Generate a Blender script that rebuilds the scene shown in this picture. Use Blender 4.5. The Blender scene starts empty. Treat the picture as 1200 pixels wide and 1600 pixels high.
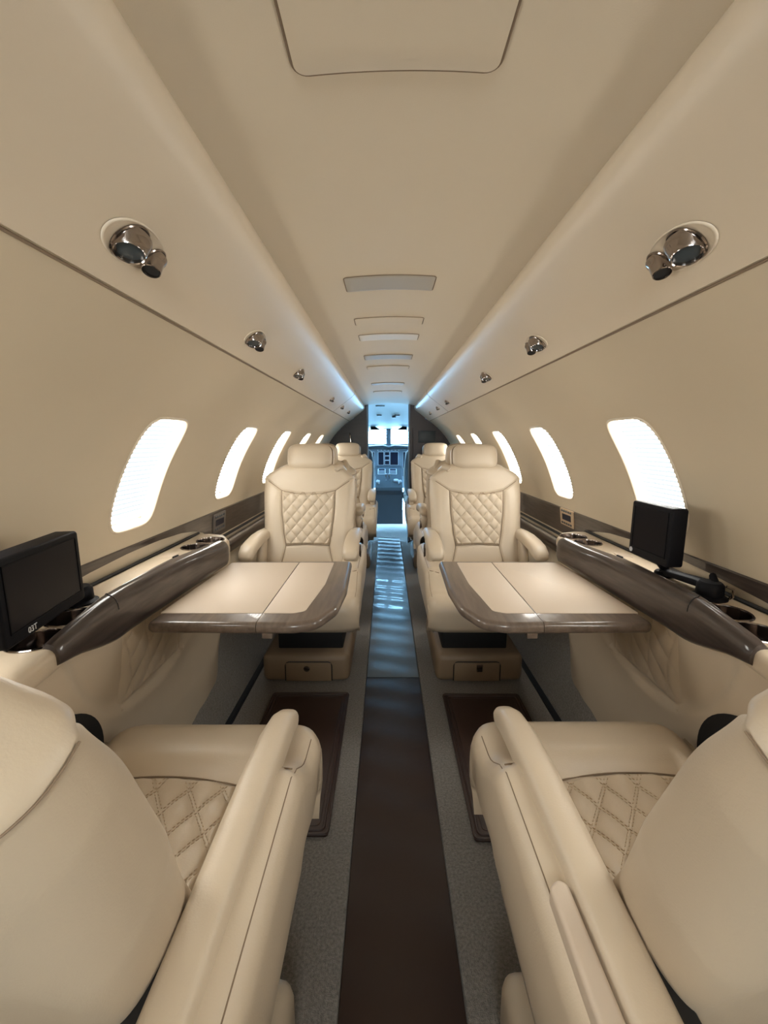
import bpy, bmesh, math, random
from mathutils import Vector, Matrix
random.seed(7)
PI = math.pi
sc = bpy.context.scene
COL = sc.collection

# ------------------------------------------------------------------ camera
cd = bpy.data.cameras.new('camera'); cam = bpy.data.objects.new('camera', cd); COL.objects.link(cam)
cam.location = (-0.03, 0.0, 1.08)
cam.rotation_euler = (math.radians(90 - 9.462), 0, 0)
cd.sensor_fit = 'VERTICAL'; cd.sensor_height = 36.0; cd.sensor_width = 27.0
cd.lens = 36.0 * 660 / 1600
cd.shift_x = -4 / 1600
cd.clip_start = 0.02
sc.camera = cam

# ------------------------------------------------------------------ world and exposure
w = bpy.data.worlds.new('world'); sc.world = w; w.use_nodes = True
bg = w.node_tree.nodes['Background']
bg.inputs['Color'].default_value = (0.30, 0.64, 1.0, 1); bg.inputs['Strength'].default_value = 42.0
sc.view_settings.view_transform = 'Standard'; sc.view_settings.look = 'None'
sc.view_settings.gamma = 1; sc.view_settings.use_curve_mapping = False
sc.view_settings.exposure = 0.14

# ------------------------------------------------------------------ lamps
def area(name, loc, aim, sx, sy, power, color):
    l = bpy.data.lights.new(name, 'AREA'); l.shape = 'RECTANGLE'; l.size = sx; l.size_y = sy
    l.energy = power; l.color = color
    o = bpy.data.objects.new(name, l); COL.objects.link(o)
    o.location = loc
    o.rotation_euler = (Vector(aim) - Vector(loc)).to_track_quat('-Z', 'Y').to_euler()
    return o
WARM = (1.0, 0.90, 0.76); DAY = (0.80, 0.92, 1.0)
# added warm fill lamp, unseen near the ceiling behind the camera
area('aft_warm_fill', (0, -0.75, 1.42), (0, 1.6, 1.0), 0.45, 0.25, 4.0, WARM)
# added cool fill lamp, standing in for daylight from behind the camera
area('aft_daylight_fill', (0, -1.10, 1.28), (0, 1.0, 1.28), 0.60, 0.22, 12.0, DAY)
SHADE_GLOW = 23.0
# daylight through the cockpit windscreen
p = area('windscreen_portal', (0, 6.28, 1.17), (0, 4.0, 0.95), 1.1, 0.34, 1.0, (1, 1, 1))
p.data.cycles.is_portal = True

# ------------------------------------------------------------------ materials
def mat(name, color, rough=0.5, metal=0.0, spec=0.5, coat=0.0, noise=None, bump=None, emis=None, estr=0.0, sheen=0.0):
    m = bpy.data.materials.new(name); m.use_nodes = True
    nt = m.node_tree; b = nt.nodes['Principled BSDF']
    c = (*color, 1)
    b.inputs['Base Color'].default_value = c
    b.inputs['Roughness'].default_value = rough; b.inputs['Metallic'].default_value = metal
    b.inputs['Specular IOR Level'].default_value = spec
    b.inputs['Coat Weight'].default_value = coat; b.inputs['Coat Roughness'].default_value = 0.04
    b.inputs['Sheen Weight'].default_value = sheen
    if emis: b.inputs['Emission Color'].default_value = (*emis, 1); b.inputs['Emission Strength'].default_value = estr
    if noise or bump:
        tc = nt.nodes.new('ShaderNodeTexCoord')
    if noise:
        sc_, amt, stretch = noise
        mp = nt.nodes.new('ShaderNodeMapping'); mp.inputs['Scale'].default_value = stretch
        n = nt.nodes.new('ShaderNodeTexNoise'); n.inputs['Scale'].default_value = sc_; n.inputs['Detail'].default_value = 6
        nt.links.new(tc.outputs['Object'], mp.inputs['Vector']); nt.links.new(mp.outputs['Vector'], n.inputs['Vector'])
        r = nt.nodes.new('ShaderNodeValToRGB')
        r.color_ramp.elements[0].position = 0.3; r.color_ramp.elements[1].position = 0.7
        r.color_ramp.elements[0].color = (*[x * (1 - amt) for x in color], 1)
        r.color_ramp.elements[1].color = (*[min(1, x * (1 + amt)) for x in color], 1)
        nt.links.new(n.outputs['Fac'], r.inputs['Fac']); nt.links.new(r.outputs['Color'], b.inputs['Base Color'])
    if bump:
        sc_, st, dist = bump
        n2 = nt.nodes.new('ShaderNodeTexNoise'); n2.inputs['Scale'].default_value = sc_; n2.inputs['Detail'].default_value = 3
        nt.links.new(tc.outputs['Object'], n2.inputs['Vector'])
        bp = nt.nodes.new('ShaderNodeBump'); bp.inputs['Strength'].default_value = st; bp.inputs['Distance'].default_value = dist
        nt.links.new(n2.outputs['Fac'], bp.inputs['Height']); nt.links.new(bp.outputs['Normal'], b.inputs['Normal'])
    return m
M = {}
M['leather'] = mat('leather', (0.515, 0.422, 0.312), 0.42, noise=(3, 0.05, (1, 1, 1)), bump=(420, 0.12, 0.002))
M['base_brown_shade'] = mat('seat_base_shaded_leather', (0.27, 0.19, 0.12), 0.5, bump=(300, 0.1, 0.002))  # brown base colour, darkened for the shade under the cushion overhang
M['quilt'] = mat('quilted_leather', (0.510, 0.416, 0.306), 0.45, bump=(420, 0.12, 0.002))
M['seam'] = mat('seam_thread', (0.20, 0.14, 0.09), 0.7)
M['stitch'] = mat('stitch_thread', (0.46, 0.35, 0.24), 0.7)
M['quilt_line'] = mat('quilt_line_thread', (0.30, 0.22, 0.145), 0.7)
M['gap'] = mat('black_gap', (0.006, 0.006, 0.007), 0.6)
M['wall'] = mat('wall_fabric', (0.570, 0.482, 0.355), 0.62, noise=(2.0, 0.03, (1, 1, 1)), bump=(700, 0.08, 0.001))
M['ceiling'] = mat('ceiling_fabric', (0.640, 0.552, 0.425), 0.62, bump=(600, 0.08, 0.001))
M['valance'] = mat('valance_vinyl', (0.665, 0.570, 0.445), 0.40, bump=(500, 0.06, 0.001))
M['lens'] = mat('ceiling_lens', (0.40, 0.36, 0.295), 0.5)
M['lens_pale'] = mat('ceiling_lens_pale', (0.68, 0.64, 0.57), 0.5)
M['cream'] = mat('cream_plastic', (0.66, 0.56, 0.43), 0.35)
M['wood'] = mat('walnut_gloss', (0.050, 0.038, 0.033), 0.30, spec=0.2, coat=0.55, noise=(9, 0.35, (14, 1.2, 14)))
M['edge'] = mat('table_gloss', (0.115, 0.085, 0.066), 0.30, spec=0.3, coat=0.45, noise=(9, 0.25, (10, 1.2, 10)))
M['inlay'] = mat('table_leather', (0.54, 0.440, 0.342), 0.5, bump=(500, 0.06, 0.001))
M['chrome'] = mat('chrome', (0.62, 0.58, 0.54), 0.10, metal=1.0)
M['dark_chrome'] = mat('dark_chrome', (0.30, 0.26, 0.24), 0.16, metal=1.0)
M['unit_chrome'] = mat('unit_chrome', (0.36, 0.32, 0.30), 0.12, metal=1.0)
M['black'] = mat('black_plastic', (0.004, 0.004, 0.006), 0.55, spec=0.12)
M['screen'] = mat('dark_screen', (0.003, 0.003, 0.006), 0.30, spec=0.12)
M['lens_glass'] = mat('lamp_lens', (0.05, 0.06, 0.065), 0.12)
M['silver'] = mat('silver_print', (0.55, 0.56, 0.60), 0.4)
M['carpet'] = mat('carpet_pile', (0.225, 0.203, 0.180), 0.95, spec=0.1, noise=(160, 0.32, (1, 1, 1)), bump=(380, 0.9, 0.006), sheen=0.3)
M['mat_brown'] = mat('mat_leather', (0.050, 0.027, 0.020), 0.42, bump=(300, 0.1, 0.002))
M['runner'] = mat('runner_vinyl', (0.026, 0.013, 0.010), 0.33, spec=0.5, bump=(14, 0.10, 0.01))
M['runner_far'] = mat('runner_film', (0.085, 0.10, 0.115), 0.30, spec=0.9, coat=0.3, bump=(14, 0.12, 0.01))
M['rail'] = mat('rail_black', (0.006, 0.007, 0.010), 0.3)
M['dark_wood'] = mat('bulkhead_dark', (0.016, 0.011, 0.010), 0.35, noise=(6, 0.3, (1, 1, 6)))
M['dark_red'] = mat('cabinet_brown', (0.030, 0.014, 0.012), 0.35)
M['gold'] = mat('control_plate', (0.42, 0.30, 0.19), 0.4)
M['bronze'] = mat('control_plate_dark', (0.10, 0.082, 0.07), 0.4)
M['cockpit'] = mat('cockpit_grey', (0.20, 0.24, 0.28), 0.5)
M['cockpit_liner'] = mat('cockpit_liner', (0.62, 0.62, 0.60), 0.6)
M['cockpit_dark'] = mat('cockpit_dark', (0.045, 0.055, 0.065), 0.45)
M['sheepskin'] = mat('sheepskin', (0.55, 0.55, 0.52), 0.9)
M['display'] = mat('instrument_display', (0.006, 0.008, 0.02), 0.45, spec=0.2)
M['white_line'] = mat('bezel_pale', (0.55, 0.58, 0.60), 0.4)

def shade_mat(name, col, k):
    m = bpy.data.materials.new(name); m.use_nodes = True; nt = m.node_tree
    b = nt.nodes['Principled BSDF']
    b.inputs['Base Color'].default_value = (0.10, 0.10, 0.10, 1); b.inputs['Roughness'].default_value = 0.9; b.inputs['Specular IOR Level'].default_value = 0.0
    b.inputs['Emission Color'].default_value = (*col, 1); b.inputs['Emission Strength'].default_value = k
    return m
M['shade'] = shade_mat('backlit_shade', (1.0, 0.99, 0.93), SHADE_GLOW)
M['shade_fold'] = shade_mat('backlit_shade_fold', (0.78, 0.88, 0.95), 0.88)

def glass_mat():
    m = bpy.data.materials.new('window_glass'); m.use_nodes = True; nt = m.node_tree
    for n in list(nt.nodes): nt.nodes.remove(n)
    o = nt.nodes.new('ShaderNodeOutputMaterial'); mx = nt.nodes.new('ShaderNodeMixShader')
    t = nt.nodes.new('ShaderNodeBsdfTransparent'); g = nt.nodes.new('ShaderNodeBsdfGlossy'); f = nt.nodes.new('ShaderNodeFresnel')
    t.inputs['Color'].default_value = (0.93, 0.97, 0.98, 1); g.inputs['Roughness'].default_value = 0.02
    nt.links.new(f.outputs[0], mx.inputs[0]); nt.links.new(t.outputs[0], mx.inputs[1]); nt.links.new(g.outputs[0], mx.inputs[2])
    nt.links.new(mx.outputs[0], o.inputs[0])
    return m
M['glass'] = glass_mat()

# ------------------------------------------------------------------ helpers
def link(name, me, m, parent=None, smooth=True):
    o = bpy.data.objects.new(name, me); COL.objects.link(o)
    if m is not None and not me.materials:
        me.materials.append(M[m] if isinstance(m, str) else m)
    if smooth:
        me.polygons.foreach_set('use_smooth', [True] * len(me.polygons))
    if parent is not None: o.parent = parent
    return o

def mesh(name, V, F, m, parent=None, smooth=True, fix=True, sharp=None):
    me = bpy.data.meshes.new(name); me.from_pydata([tuple(v) for v in V], [], F)
    if fix:
        bm = bmesh.new(); bm.from_mesh(me)
        bmesh.ops.remove_doubles(bm, verts=bm.verts, dist=1e-6)
        bmesh.ops.recalc_face_normals(bm, faces=bm.faces)
        bm.to_mesh(me); bm.free()
    me.update()
    o = link(name, me, m, parent, smooth)
    if smooth and sharp: me.set_sharp_from_angle(angle=math.radians(sharp))
    return o

class MB:
    """collects boxes, lofts and tubes into one mesh"""
    def __init__(s): s.V = []; s.F = []
    def add(s, V, F):
        b = len(s.V); s.V += [Vector(v) for v in V]; s.F += [[i + b for i in f] for f in F]
    def box(s, x0, x1, y0, y1, z0, z1, bev=0.0, seg=2, xf=None):
        bm = bmesh.new(); bmesh.ops.create_cube(bm, size=1)
        for v in bm.verts:
            v.co = Vector(((x0 + x1) / 2 + v.co.x * (x1 - x0), (y0 + y1) / 2 + v.co.y * (y1 - y0), (z0 + z1) / 2 + v.co.z * (z1 - z0)))
        if bev: bmesh.ops.bevel(bm, geom=bm.edges[:], offset=bev, segments=seg, profile=0.5, affect='EDGES')
        bm.verts.index_update()
        V = [xf @ v.co if xf else v.co.copy() for v in bm.verts]
        s.add(V, [[v.index for v in f.verts] for f in bm.faces]); bm.free(); return s
    def loft(s, rings, close=True, caps=True):
        n = len(rings[0]); V = [v for r in rings for v in r]; F = []
        for i in range(len(rings) - 1):
            for j in range(n if close else n - 1):
                k = (j + 1) % n
                F.append([i * n + j, i * n + k, (i + 1) * n + k, (i + 1) * n + j])
        if caps and close:
            F.append(list(range(n))[::-1]); F.append([(len(rings) - 1) * n + j for j in range(n)])
        s.add(V, F); return s
    def tube(s, path, r, n=10, sq=None):
        """round (or flattened: r=(side, up)) tube along a path; radius may be one value per point"""
        P = [Vector(p) for p in path]; rings = []
        for i, p in enumerate(P):
            t = (P[min(i + 1, len(P) - 1)] - P[max(i - 1, 0)]).normalized()
            up = Vector((0, 0, 1)) if abs(t.z) < 0.95 else Vector((0, 1, 0))
            a = t.cross(up).normalized(); b = a.cross(t).normalized()
            rr = r[i] if isinstance(r, list) else r
            ra, rb = rr if isinstance(rr, tuple) else (rr, rr)
            e = 1.0 if not sq else 2.0 / sq
            ring = []
            for k in range(n):
                th = 2 * PI * k / n; c_, s_ = math.cos(th), math.sin(th)
                ring.append(p + a * ra * math.copysign(abs(c_) ** e, c_) + b * rb * math.copysign(abs(s_) ** e, s_))
            rings.append(ring)
        return s.loft(rings)
    def lathe(s, prof, xf=None, n=28, cap=True):
        """prof: (radius, height) from one end to the other round local z"""
        rings = [[Vector((r * math.cos(2 * PI * k / n), r * math.sin(2 * PI * k / n), h)) for k in range(n)] for r, h in prof]
        if xf: rings = [[xf @ v for v in r] for r in rings]
        return s.loft(rings, caps=cap)
    def grid(s, nu, nv, f):
        V = [f(i / nu, j / nv) for i in range(nu + 1) for j in range(nv + 1)]; q = nv + 1
        s.add(V, [[i * q + j, i * q + j + 1, (i + 1) * q + j + 1, (i + 1) * q + j] for i in range(nu) for j in range(nv)]); return s
    def build(s, name, m, parent=None, smooth=True, sharp=40, mirror=False):
        V = [Vector((-v.x, v.y, v.z)) for v in s.V] if mirror else s.V
        return mesh(name, V, s.F, m, parent, smooth, True, sharp)

def tag(o, label, cat, group=None):
    o['label'] = label; o['category'] = cat
    if group: o['group'] = group
    return o
def struct(o): o['kind'] = 'structure'; return o
def empty(name, loc=(0, 0, 0), rz=0, label=None, cat=None, group=None):
    o = bpy.data.objects.new(name, None); COL.objects.link(o); o.empty_display_size = 0.05
    o.location = loc; o.rotation_euler = (0, 0, rz)
    if label: tag(o, label, cat, group)
    return o
def kids(o): return [c for c in COL.objects if c.parent == o]
def copy_tree(o, parent=None):
    c = o.copy(); COL.objects.link(c)
    if parent: c.parent = parent
    for ch in kids(o): copy_tree(ch, c)
    return c
def sm(a, b, x):
    t = max(0.0, min(1.0, (x - a) / (b - a))); return t * t * (3 - 2 * t)
def lerp_tab(tab, x):
    if x <= tab[0][0]: return tab[0][1]
    for (a, va), (b, vb) in zip(tab, tab[1:]):
        if x <= b: return va + (vb - va) * (x - a) / (b - a)
    return tab[-1][1]
def seg_d(px, py, pts):
    d = 9.0
    for (ax, ay), (bx, by) in zip(pts, pts[1:]):
        vx, vy = bx - ax, by - ay; l = vx * vx + vy * vy
        t = max(0, min(1, ((px - ax) * vx + (py - ay) * vy) / l)) if l else 0
        d = min(d, math.hypot(px - ax - vx * t, py - ay - vy * t))
    return d
def round_poly(pts, radii, n=8):
    """corner-rounded polygon (counter-clockwise or clockwise), radius per corner"""
    out = []; k = len(pts)
    for i in range(k):
        p = Vector(pts[i]); a = Vector(pts[i - 1]); b = Vector(pts[(i + 1) % k]); r = radii[i] if isinstance(radii, (list, tuple)) else radii
        if r <= 0: out.append(p); continue
        u = (a - p).normalized(); v = (b - p).normalized(); ang = u.angle(v); d = r / math.tan(ang / 2)
        c = p + (u + v).normalized() * (r / math.sin(ang / 2))
        s0 = p + u * d - c; s1 = p + v * d - c
        t0 = math.atan2(s0.y, s0.x); t1 = math.atan2(s1.y, s1.x); dt = (t1 - t0 + PI) % (2 * PI) - PI
        for j in range(n + 1):
            t = t0 + dt * j / n; out.append(c + Vector((math.cos(t), math.sin(t))) * r)
    return out
def inset(poly, d):
    k = len(poly); ar = sum(poly[i - 1].x * poly[i].y - poly[i].x * poly[i - 1].y for i in range(k)); sg = 1 if ar > 0 else -1
    out = []
    for i in range(k):
        e1 = (poly[i] - poly[i - 1]); e2 = (poly[(i + 1) % k] - poly[i])
        n1 = Vector((-e1.y, e1.x)).normalized() * sg; n2 = Vector((-e2.y, e2.x)).normalized() * sg
        nn = (n1 + n2)
        nn = nn / max(0.3, nn.length_squared / 2) if nn.length > 1e-6 else n1
        out.append(poly[i] + nn * d)
    return out
def slab(mb, poly, z0, z1, r=0.0, n=4):
    """extruded outline with rounded rim of radius r at top and bottom"""
    rings = []
    if r > 0:
        for j in range(n + 1):
            t = PI / 2 * j / n; q = inset(poly, r * (1 - math.sin(t))); rings.append([Vector((v.x, v.y, z0 + r * (1 - math.cos(t)))) for v in q])
        for j in range(n + 1):
            t = PI / 2 * j / n; q = inset(poly, r * (1 - math.cos(t))); rings.append([Vector((v.x, v.y, z1 - r * (1 - math.sin(t)))) for v in q])
    else:
        rings = [[Vector((v.x, v.y, z)) for v in poly] for z in (z0, z1)]
    return mb.loft(rings)
def text_obj(name, body, size, m, parent, mat4, depth=0.0004):
    c = bpy.data.curves.new(name, 'FONT'); c.body = body; c.size = size; c.extrude = depth; c.align_x = 'CENTER'; c.align_y = 'CENTER'
    t = bpy.data.objects.new(name, c); COL.objects.link(t)
    dg = bpy.context.evaluated_depsgraph_get(); me = bpy.data.meshes.new_from_object(t.evaluated_get(dg))
    bpy.data.objects.remove(t)
    me.transform(mat4); me.materials.clear()
    return link(name, me, m, parent, False)

# ================================================================== SETTING
R, ZC = 0.735, 0.68                      # cabin tube: radius and height of its axis
Y0, Y1 = -1.15, 4.45                     # aft and forward ends of the cabin
WIN_Y = [1.11 + 0.64 * k for k in range(-1, 5)]
TH_C, TH_H, WIN_H = 0.4525, 0.217, 0.103
def tubept(s, y, th, r=0.0): return Vector((s * (R + r) * math.cos(th), y, ZC + (R + r) * math.sin(th)))
def win_outline(k, n=64, e=5.0):
    out = []
    for i in range(n):
        t = 2 * PI * i / n; c_, s_ = math.cos(t), math.sin(t)
        q = (abs(c_) ** e + abs(s_) ** e) ** (-1 / e)
        out.append((c_ * q * k[0], s_ * q * k[1]))
    return out
def rect_outline(a0, a1, b0, b1, n=64):
    out = []
    for i in range(n):
        t = 2 * PI * i / n; c_, s_ = math.cos(t), math.sin(t); q = 1 / max(abs(c_), abs(s_))
        u, v = c_ * q, s_ * q
        out.append((u * (a1 if u > 0 else -a0), v * (b1 if v > 0 else -b0)))
    return out
TH_LO, TH_W0, TH_W1, TH_HI = -0.20, 0.215, 0.69, 0.985
def make_wall(s, name):
    mb = MB()
    def strip(y0, y1, t0, t1, ny, nt): mb.grid(ny, nt, lambda u, v: tubept(s, y0 + (y1 - y0) * u, t0 + (t1 - t0) * v))
    strip(Y0, Y1, TH_LO, TH_W0, 20, 8); strip(Y0, Y1, TH_W1, TH_HI, 20, 10)
    mb.grid(20, 2, lambda u, v: Vector((s * R * math.cos(TH_LO), Y0 + (Y1 - Y0) * u, (ZC + R * math.sin(TH_LO)) * v)))
    ys = [Y0] + [q for yw in WIN_Y for q in (yw - 0.14, yw + 0.14)] + [Y1]
    for a, b in zip(ys[::2], ys[1::2]): strip(a, b, TH_W0, TH_W1, 4, 14)
    for yw in WIN_Y:
        o = win_outline((WIN_H, TH_H)); q = rect_outline(-0.14, 0.14, TH_W0 - TH_C, TH_W1 - TH_C)
        rings = []
        for k in range(4):
            f = k / 3; rings.append([tubept(s, yw + a[0] + (b[0] - a[0]) * f, TH_C + a[1] + (b[1] - a[1]) * f) for a, b in zip(o, q)])
        mb.loft(rings, caps=False)
    o = struct(mb.build(name, 'wall', sharp=None))
    # unseen fuselage skin, added to stop light leaking in round the windows
    sk = MB(); sk.grid(20, 20, lambda u, v: tubept(s, Y0 + (Y1 + 0.04 - Y0) * u, TH_LO + (1.10 - TH_LO) * v, 0.055)); sk.build('leak_block_skin', 'wall', o, sharp=None)
    return o
WALL = {-1: make_wall(-1, 'wall_left'), 1: make_wall(1, 'wall_right')}

n_win = 0
for s in (-1, 1):
    for yw in WIN_Y:
        n_win += 1
        root = struct(empty('window_%d' % n_win, tubept(s, yw, TH_C)))
        L = root.location.copy()
        mb = MB(); rings = []
        prof = [(1.06, -0.0005), (1.045, -0.0035), (1.0, -0.003), (0.985, 0.004), (0.95, 0.024), (0.93, 0.030)]
        for k, r in prof:
            d = 0.103 * (1 - k)
            o = win_outline((WIN_H - d, TH_H - d / R)); rings.append([tubept(s, yw + a, TH_C + b, r) - L for a, b in o])
        mb.loft(rings, caps=False).build('window_frame', 'cream', root, sharp=None)
        if True:
            # pleated shade, drawn: horizontal pleats with a narrow fold line between them
            mb, mf = MB(), MB(); NP = 24; hw, hh = WIN_H - 0.006, TH_H - 0.006 / R
            def half(tt):
                q = abs(tt) / hh; return hw * max(0.0, 1 - min(1, q) ** 5) ** 0.2
            def row(tt, r): h = half(tt); return [tubept(s, yw + h * u, TH_C + tt, r) - L for u in (-1, -0.5, 0, 0.5, 1)]
            for i in range(NP):
                a = -hh + 2 * hh * i / NP; b = a + 2 * hh / NP; g = (b - a) * 0.55
                mb.loft([row(a + g, 0.026), row((a + b + g) / 2, 0.0245), row(b, 0.026)], close=False)
                if i: mf.loft([row(a, 0.026), row(a + g / 2, 0.0262), row(a + g, 0.026)], close=False)
                else: mb.loft([row(a, 0.026), row(a + g, 0.026)], close=False)
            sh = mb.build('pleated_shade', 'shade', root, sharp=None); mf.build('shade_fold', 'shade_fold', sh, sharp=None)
            t = MB(); t.tube([tubept(s, yw + u * 0.075, TH_C - TH_H * 0.91, 0.020) - L for u in (-1, -0.3, 0.3, 1)], 0.003, 6); t.build('shade_rail', 'cream', root)

# lower side panels (knee walls) with a quilted inset, part of the wall
KNEE = [(0.598, 0.704), (0.600, 0.665), (0.611, 0.58), (0.632, 0.48), (0.655, 0.38), (0.674, 0.28), (0.688, 0.16), (0.692, 0.02)]
def knee_at(y, f, s, off=0.0):
    i = min(int(f * (len(KNEE) - 1)), len(KNEE) - 2); g = f * (len(KNEE) - 1) - i
    x = KNEE[i][0] + (KNEE[i + 1][0] - KNEE[i][0]) * g; z = KNEE[i][1] + (KNEE[i + 1][1] - KNEE[i][1]) * g
    e = max(0.0, (y - 1.48) / 0.09); x += (0.728 - x) * (1 - math.sqrt(max(0, 1 - e * e))); x += (0.716 - x) * sm(0.54, 0.42, y)
    # shallow arch pressed into the panel
    d = math.hypot((y - 1.02) / 1.0, (z - 0.76) / 0.95); x += 0.014 * (1 - sm(0.318, 0.332, d))
    return Vector((s * (x - off), y, z))
for s in (-1, 1):
    mb = MB(); ysl = [Y0, 0.0, 0.40, 0.42, 0.44, 0.46, 0.48] + [0.5 + 0.98 * i / 70 for i in range(71)] + [1.48 + 0.09 * math.sin(PI / 2 * i / 8) for i in range(1, 9)]
    mb.loft([[knee_at(y, f / 56, s) for f in range(57)] for y in ysl], close=False)
    kp = mb.build('lower_panel', 'leather', WALL[s], sharp=None)
    def q(u, v):
        y = 0.875 + 0.30 * u; f = 0.10 + 0.34 * v
        a, b = (y - 0.875) / 0.075, v * 3.0
        h = (abs(math.sin(PI * (a + b) / 1.0)) * abs(math.sin(PI * (a - b * 0.25)))) ** 0.3
        e = min(u, 1 - u, v, 1 - v) * 14
        return knee_at(y, f, s, min(1, e) * (0.0025 + 0.008 * h) - 0.0008)
    mb = MB(); mb.grid(90, 70, q); mb.build('quilted_inset', 'quilt', kp, sharp=None)

for s in (-1, 1):
    def kz(y, z):
        f = 0.0
        for i in range(len(KNEE) - 1):
            if KNEE[i][1] >= z >= KNEE[i + 1][1]: f = (i + (KNEE[i][1] - z) / (KNEE[i][1] - KNEE[i + 1][1])) / (len(KNEE) - 1)
        return knee_at(y, f, s, 0.0025)
    mb = MB(); rings = [[kz(0.615 + 0.205 * k / 8 * math.cos(PI / 2 * j / 16), 0.400 + 0.205 * k / 8 * math.sin(PI / 2 * j / 16)) for j in range(17)] for k in range(9)]  # black quarter disc on the panel, painting the shade of a recess
    mb.loft(rings, close=False, caps=False); mb.build('recess_shadow', 'gap', bpy.data.objects['lower_panel' if s < 0 else 'lower_panel.001'], sharp=None)

# floor: a single carpeted deck with a slot for the aisle runner, and carpeted slopes along the walls
mb = MB()
for s in (-1, 1):
    mb.box(*sorted((s * 0.124, s * 0.635)), Y0, Y1 + 0.1, -0.05, 0.0, 0.006, 2)
mb.box(-0.74, 0.74, Y0, 7.0, -0.08, -0.05)
struct(mb.build('floor', 'carpet'))
for s, nm in ((-1, 'baseboard_left'), (1, 'baseboard_right')):
    mb = MB(); pr = [(0.655, -0.05), (0.655, 0.0), (0.662, 0.012), (0.70, 0.16), (0.718, 0.30), (0.735, 0.31), (0.735, -0.05)]
    rings = [[Vector((s * x, y, z if z < 0.1 else z + 0.10 * sm(1.1, 1.7, y))) for x, z in pr] for y in (Y0, 0.4, 0.9, 1.1, 1.25, 1.4, 1.55, 1.7, 2.5, Y1)]
    struct(mb.loft(rings).build(nm, 'carpet', sharp=50))
    mb = MB(); mb.box(*sorted((s * 0.634, s * 0.656)), Y0, Y1, -0.045, 0.004, 0.002, 1)
    mb.box(*sorted((s * 0.628, s * 0.633)), Y0, Y1, -0.045, 0.006, 0.001, 1)
    struct(mb.build('trim_%d' % (1 if s < 0 else 2), 'rail'))

# ceiling: arched headliner
mb = MB()
def ceil_pt(x, y, dz=0.0): return Vector((x, y, 1.472 - 0.40 * x * x + dz))
mb.grid(24, 30, lambda u, v: ceil_pt(-0.30 + 0.60 * u, Y0 + (Y1 + 0.02 - Y0) * v))
mb.grid(1, 1, lambda u, v: Vector((-0.8 + 1.6 * u, Y0 + (Y1 - Y0) * v, 1.60)))
struct(mb.build('ceiling', 'ceiling', sharp=None))
# service valances either side of the headliner
VAL = [(0.415, 1.300), (0.411, 1.2915), (0.404, 1.289), (0.36, 1.3235), (0.31, 1.3605), (0.285, 1.379), (0.268, 1.393), (0.256, 1.407), (0.251, 1.420), (0.253, 1.434), (0.262, 1.445), (0.285, 1.452), (0.40, 1.46)]
for s, k in ((-1, 3), (1, 4)):
    mb = MB(); rings = [[Vector((s * x, y, z)) for x, z in VAL] for y in [Y0 + (Y1 - 0.03 - Y0) * i / 20 for i in range(21)]]
    mb.loft(rings, close=False)
    last = rings[-1]; cen = Vector((s * 0.34, Y1 - 0.02, 1.40)); base = len(mb.V)
    mb.add(last + [cen], [[i, i + 1, len(last)] for i in range(len(last) - 1)])
    struct(mb.build('trim_%d' % k, 'valance', sharp=50))
    mb = MB(); mb.tube([(s * 0.4115, Y0 + (Y1 - Y0) * i / 10, 1.2885) for i in range(11)], 0.0022, 6); mb.build('wall_joint', 'seam', bpy.data.objects['trim_%d' % k])
    # panel joint across the valance near the forward end
    mb = MB(); mb.tube([(s * (x - 0.0004), 3.05, z) for x, z in VAL[2:10]], 0.0012, 5); mb.build('joint', 'seam', bpy.data.objects['trim_%d' % k])

# high-gloss wood band along each wall, and the rounded rail under its forward run
for s, k in ((-1, 5), (1, 6)):
    lowz = [(Y0, 0.70), (0.5, 0.715), (0.65, 0.742), (0.8, 0.762), (0.95, 0.775), (1.1, 0.782), (1.25, 0.781), (1.40, 0.772), (1.50, 0.757), (1.58, 0.735), (1.64, 0.705), (1.68, 0.69), (Y1, 0.69)]
    mb = MB(); rings = []
    for y in [Y0 + (Y1 - Y0) * i / 160 for i in range(161)]:
        z0, z1 = lerp_tab(lowz, y), 0.803
        zs = [z0, z0 + 0.003] + [z0 + (z1 - z0) * j / 6 for j in range(1, 6)] + [z1 - 0.003, z1]
        ring = []
        for j, z in enumerate(zs):
            th = math.asin((z - ZC) / R); ring.append(tubept(s, y, th, 0.002 if j in (0, len(zs) - 1) else -0.005))
        rings.append(ring)
    mb.loft(rings, close=False)
    o = struct(mb.build('trim_%d' % k, 'wood', sharp=60))
    mb = MB(); pth = [(s * 0.712, 1.56 + (Y1 - 1.56) * i / 12, 0.638) for i in range(13)]
    mb.tube(pth, (0.022, 0.030), 16); mb.build('lower_rail', 'wood', o)
    mb = MB(); mb.tube([(s * 0.7315, 1.56 + (Y1 - 1.56) * i / 12, 0.679) for i in range(13)], 0.006, 6); mb.build('joint', 'gap', o)

# bulkhead to the cockpit: two dark partitions beside the opening; aft wall behind the camera
def partition(name, s, x_in, m, y, th):
    mb = MB(); outer = []
    angs = [-0.75 + (1.05 + 0.75) * i / 24 for i in range(25)]
    prof = [(x_in, 0.0)] + [(R * math.cos(a), ZC + R * math.sin(a)) for a in angs] + [(0.40, 1.50), (x_in, 1.50)]
    mb.loft([[Vector((s * a, yy, b)) for a, b in prof] for yy in (y, y + th)])
    return struct(mb.build(name, m, smooth=False))
fl = partition('wall_front', -1, 0.222, 'dark_wood', Y1, 0.05)
fr = partition('wall_front.001', 1, 0.200, 'dark_red', Y1, 0.05)
for o, s, xi in ((fl, -1, 0.222), (fr, 1, 0.200)):
    mb = MB(); mb.box(*sorted((s * (xi - 0.004), s * (xi + 0.012))), Y1 - 0.008, Y1 + 0.056, 0.02, 1.46, 0.003, 1); mb.build('opening_trim', 'cockpit', o)
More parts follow.
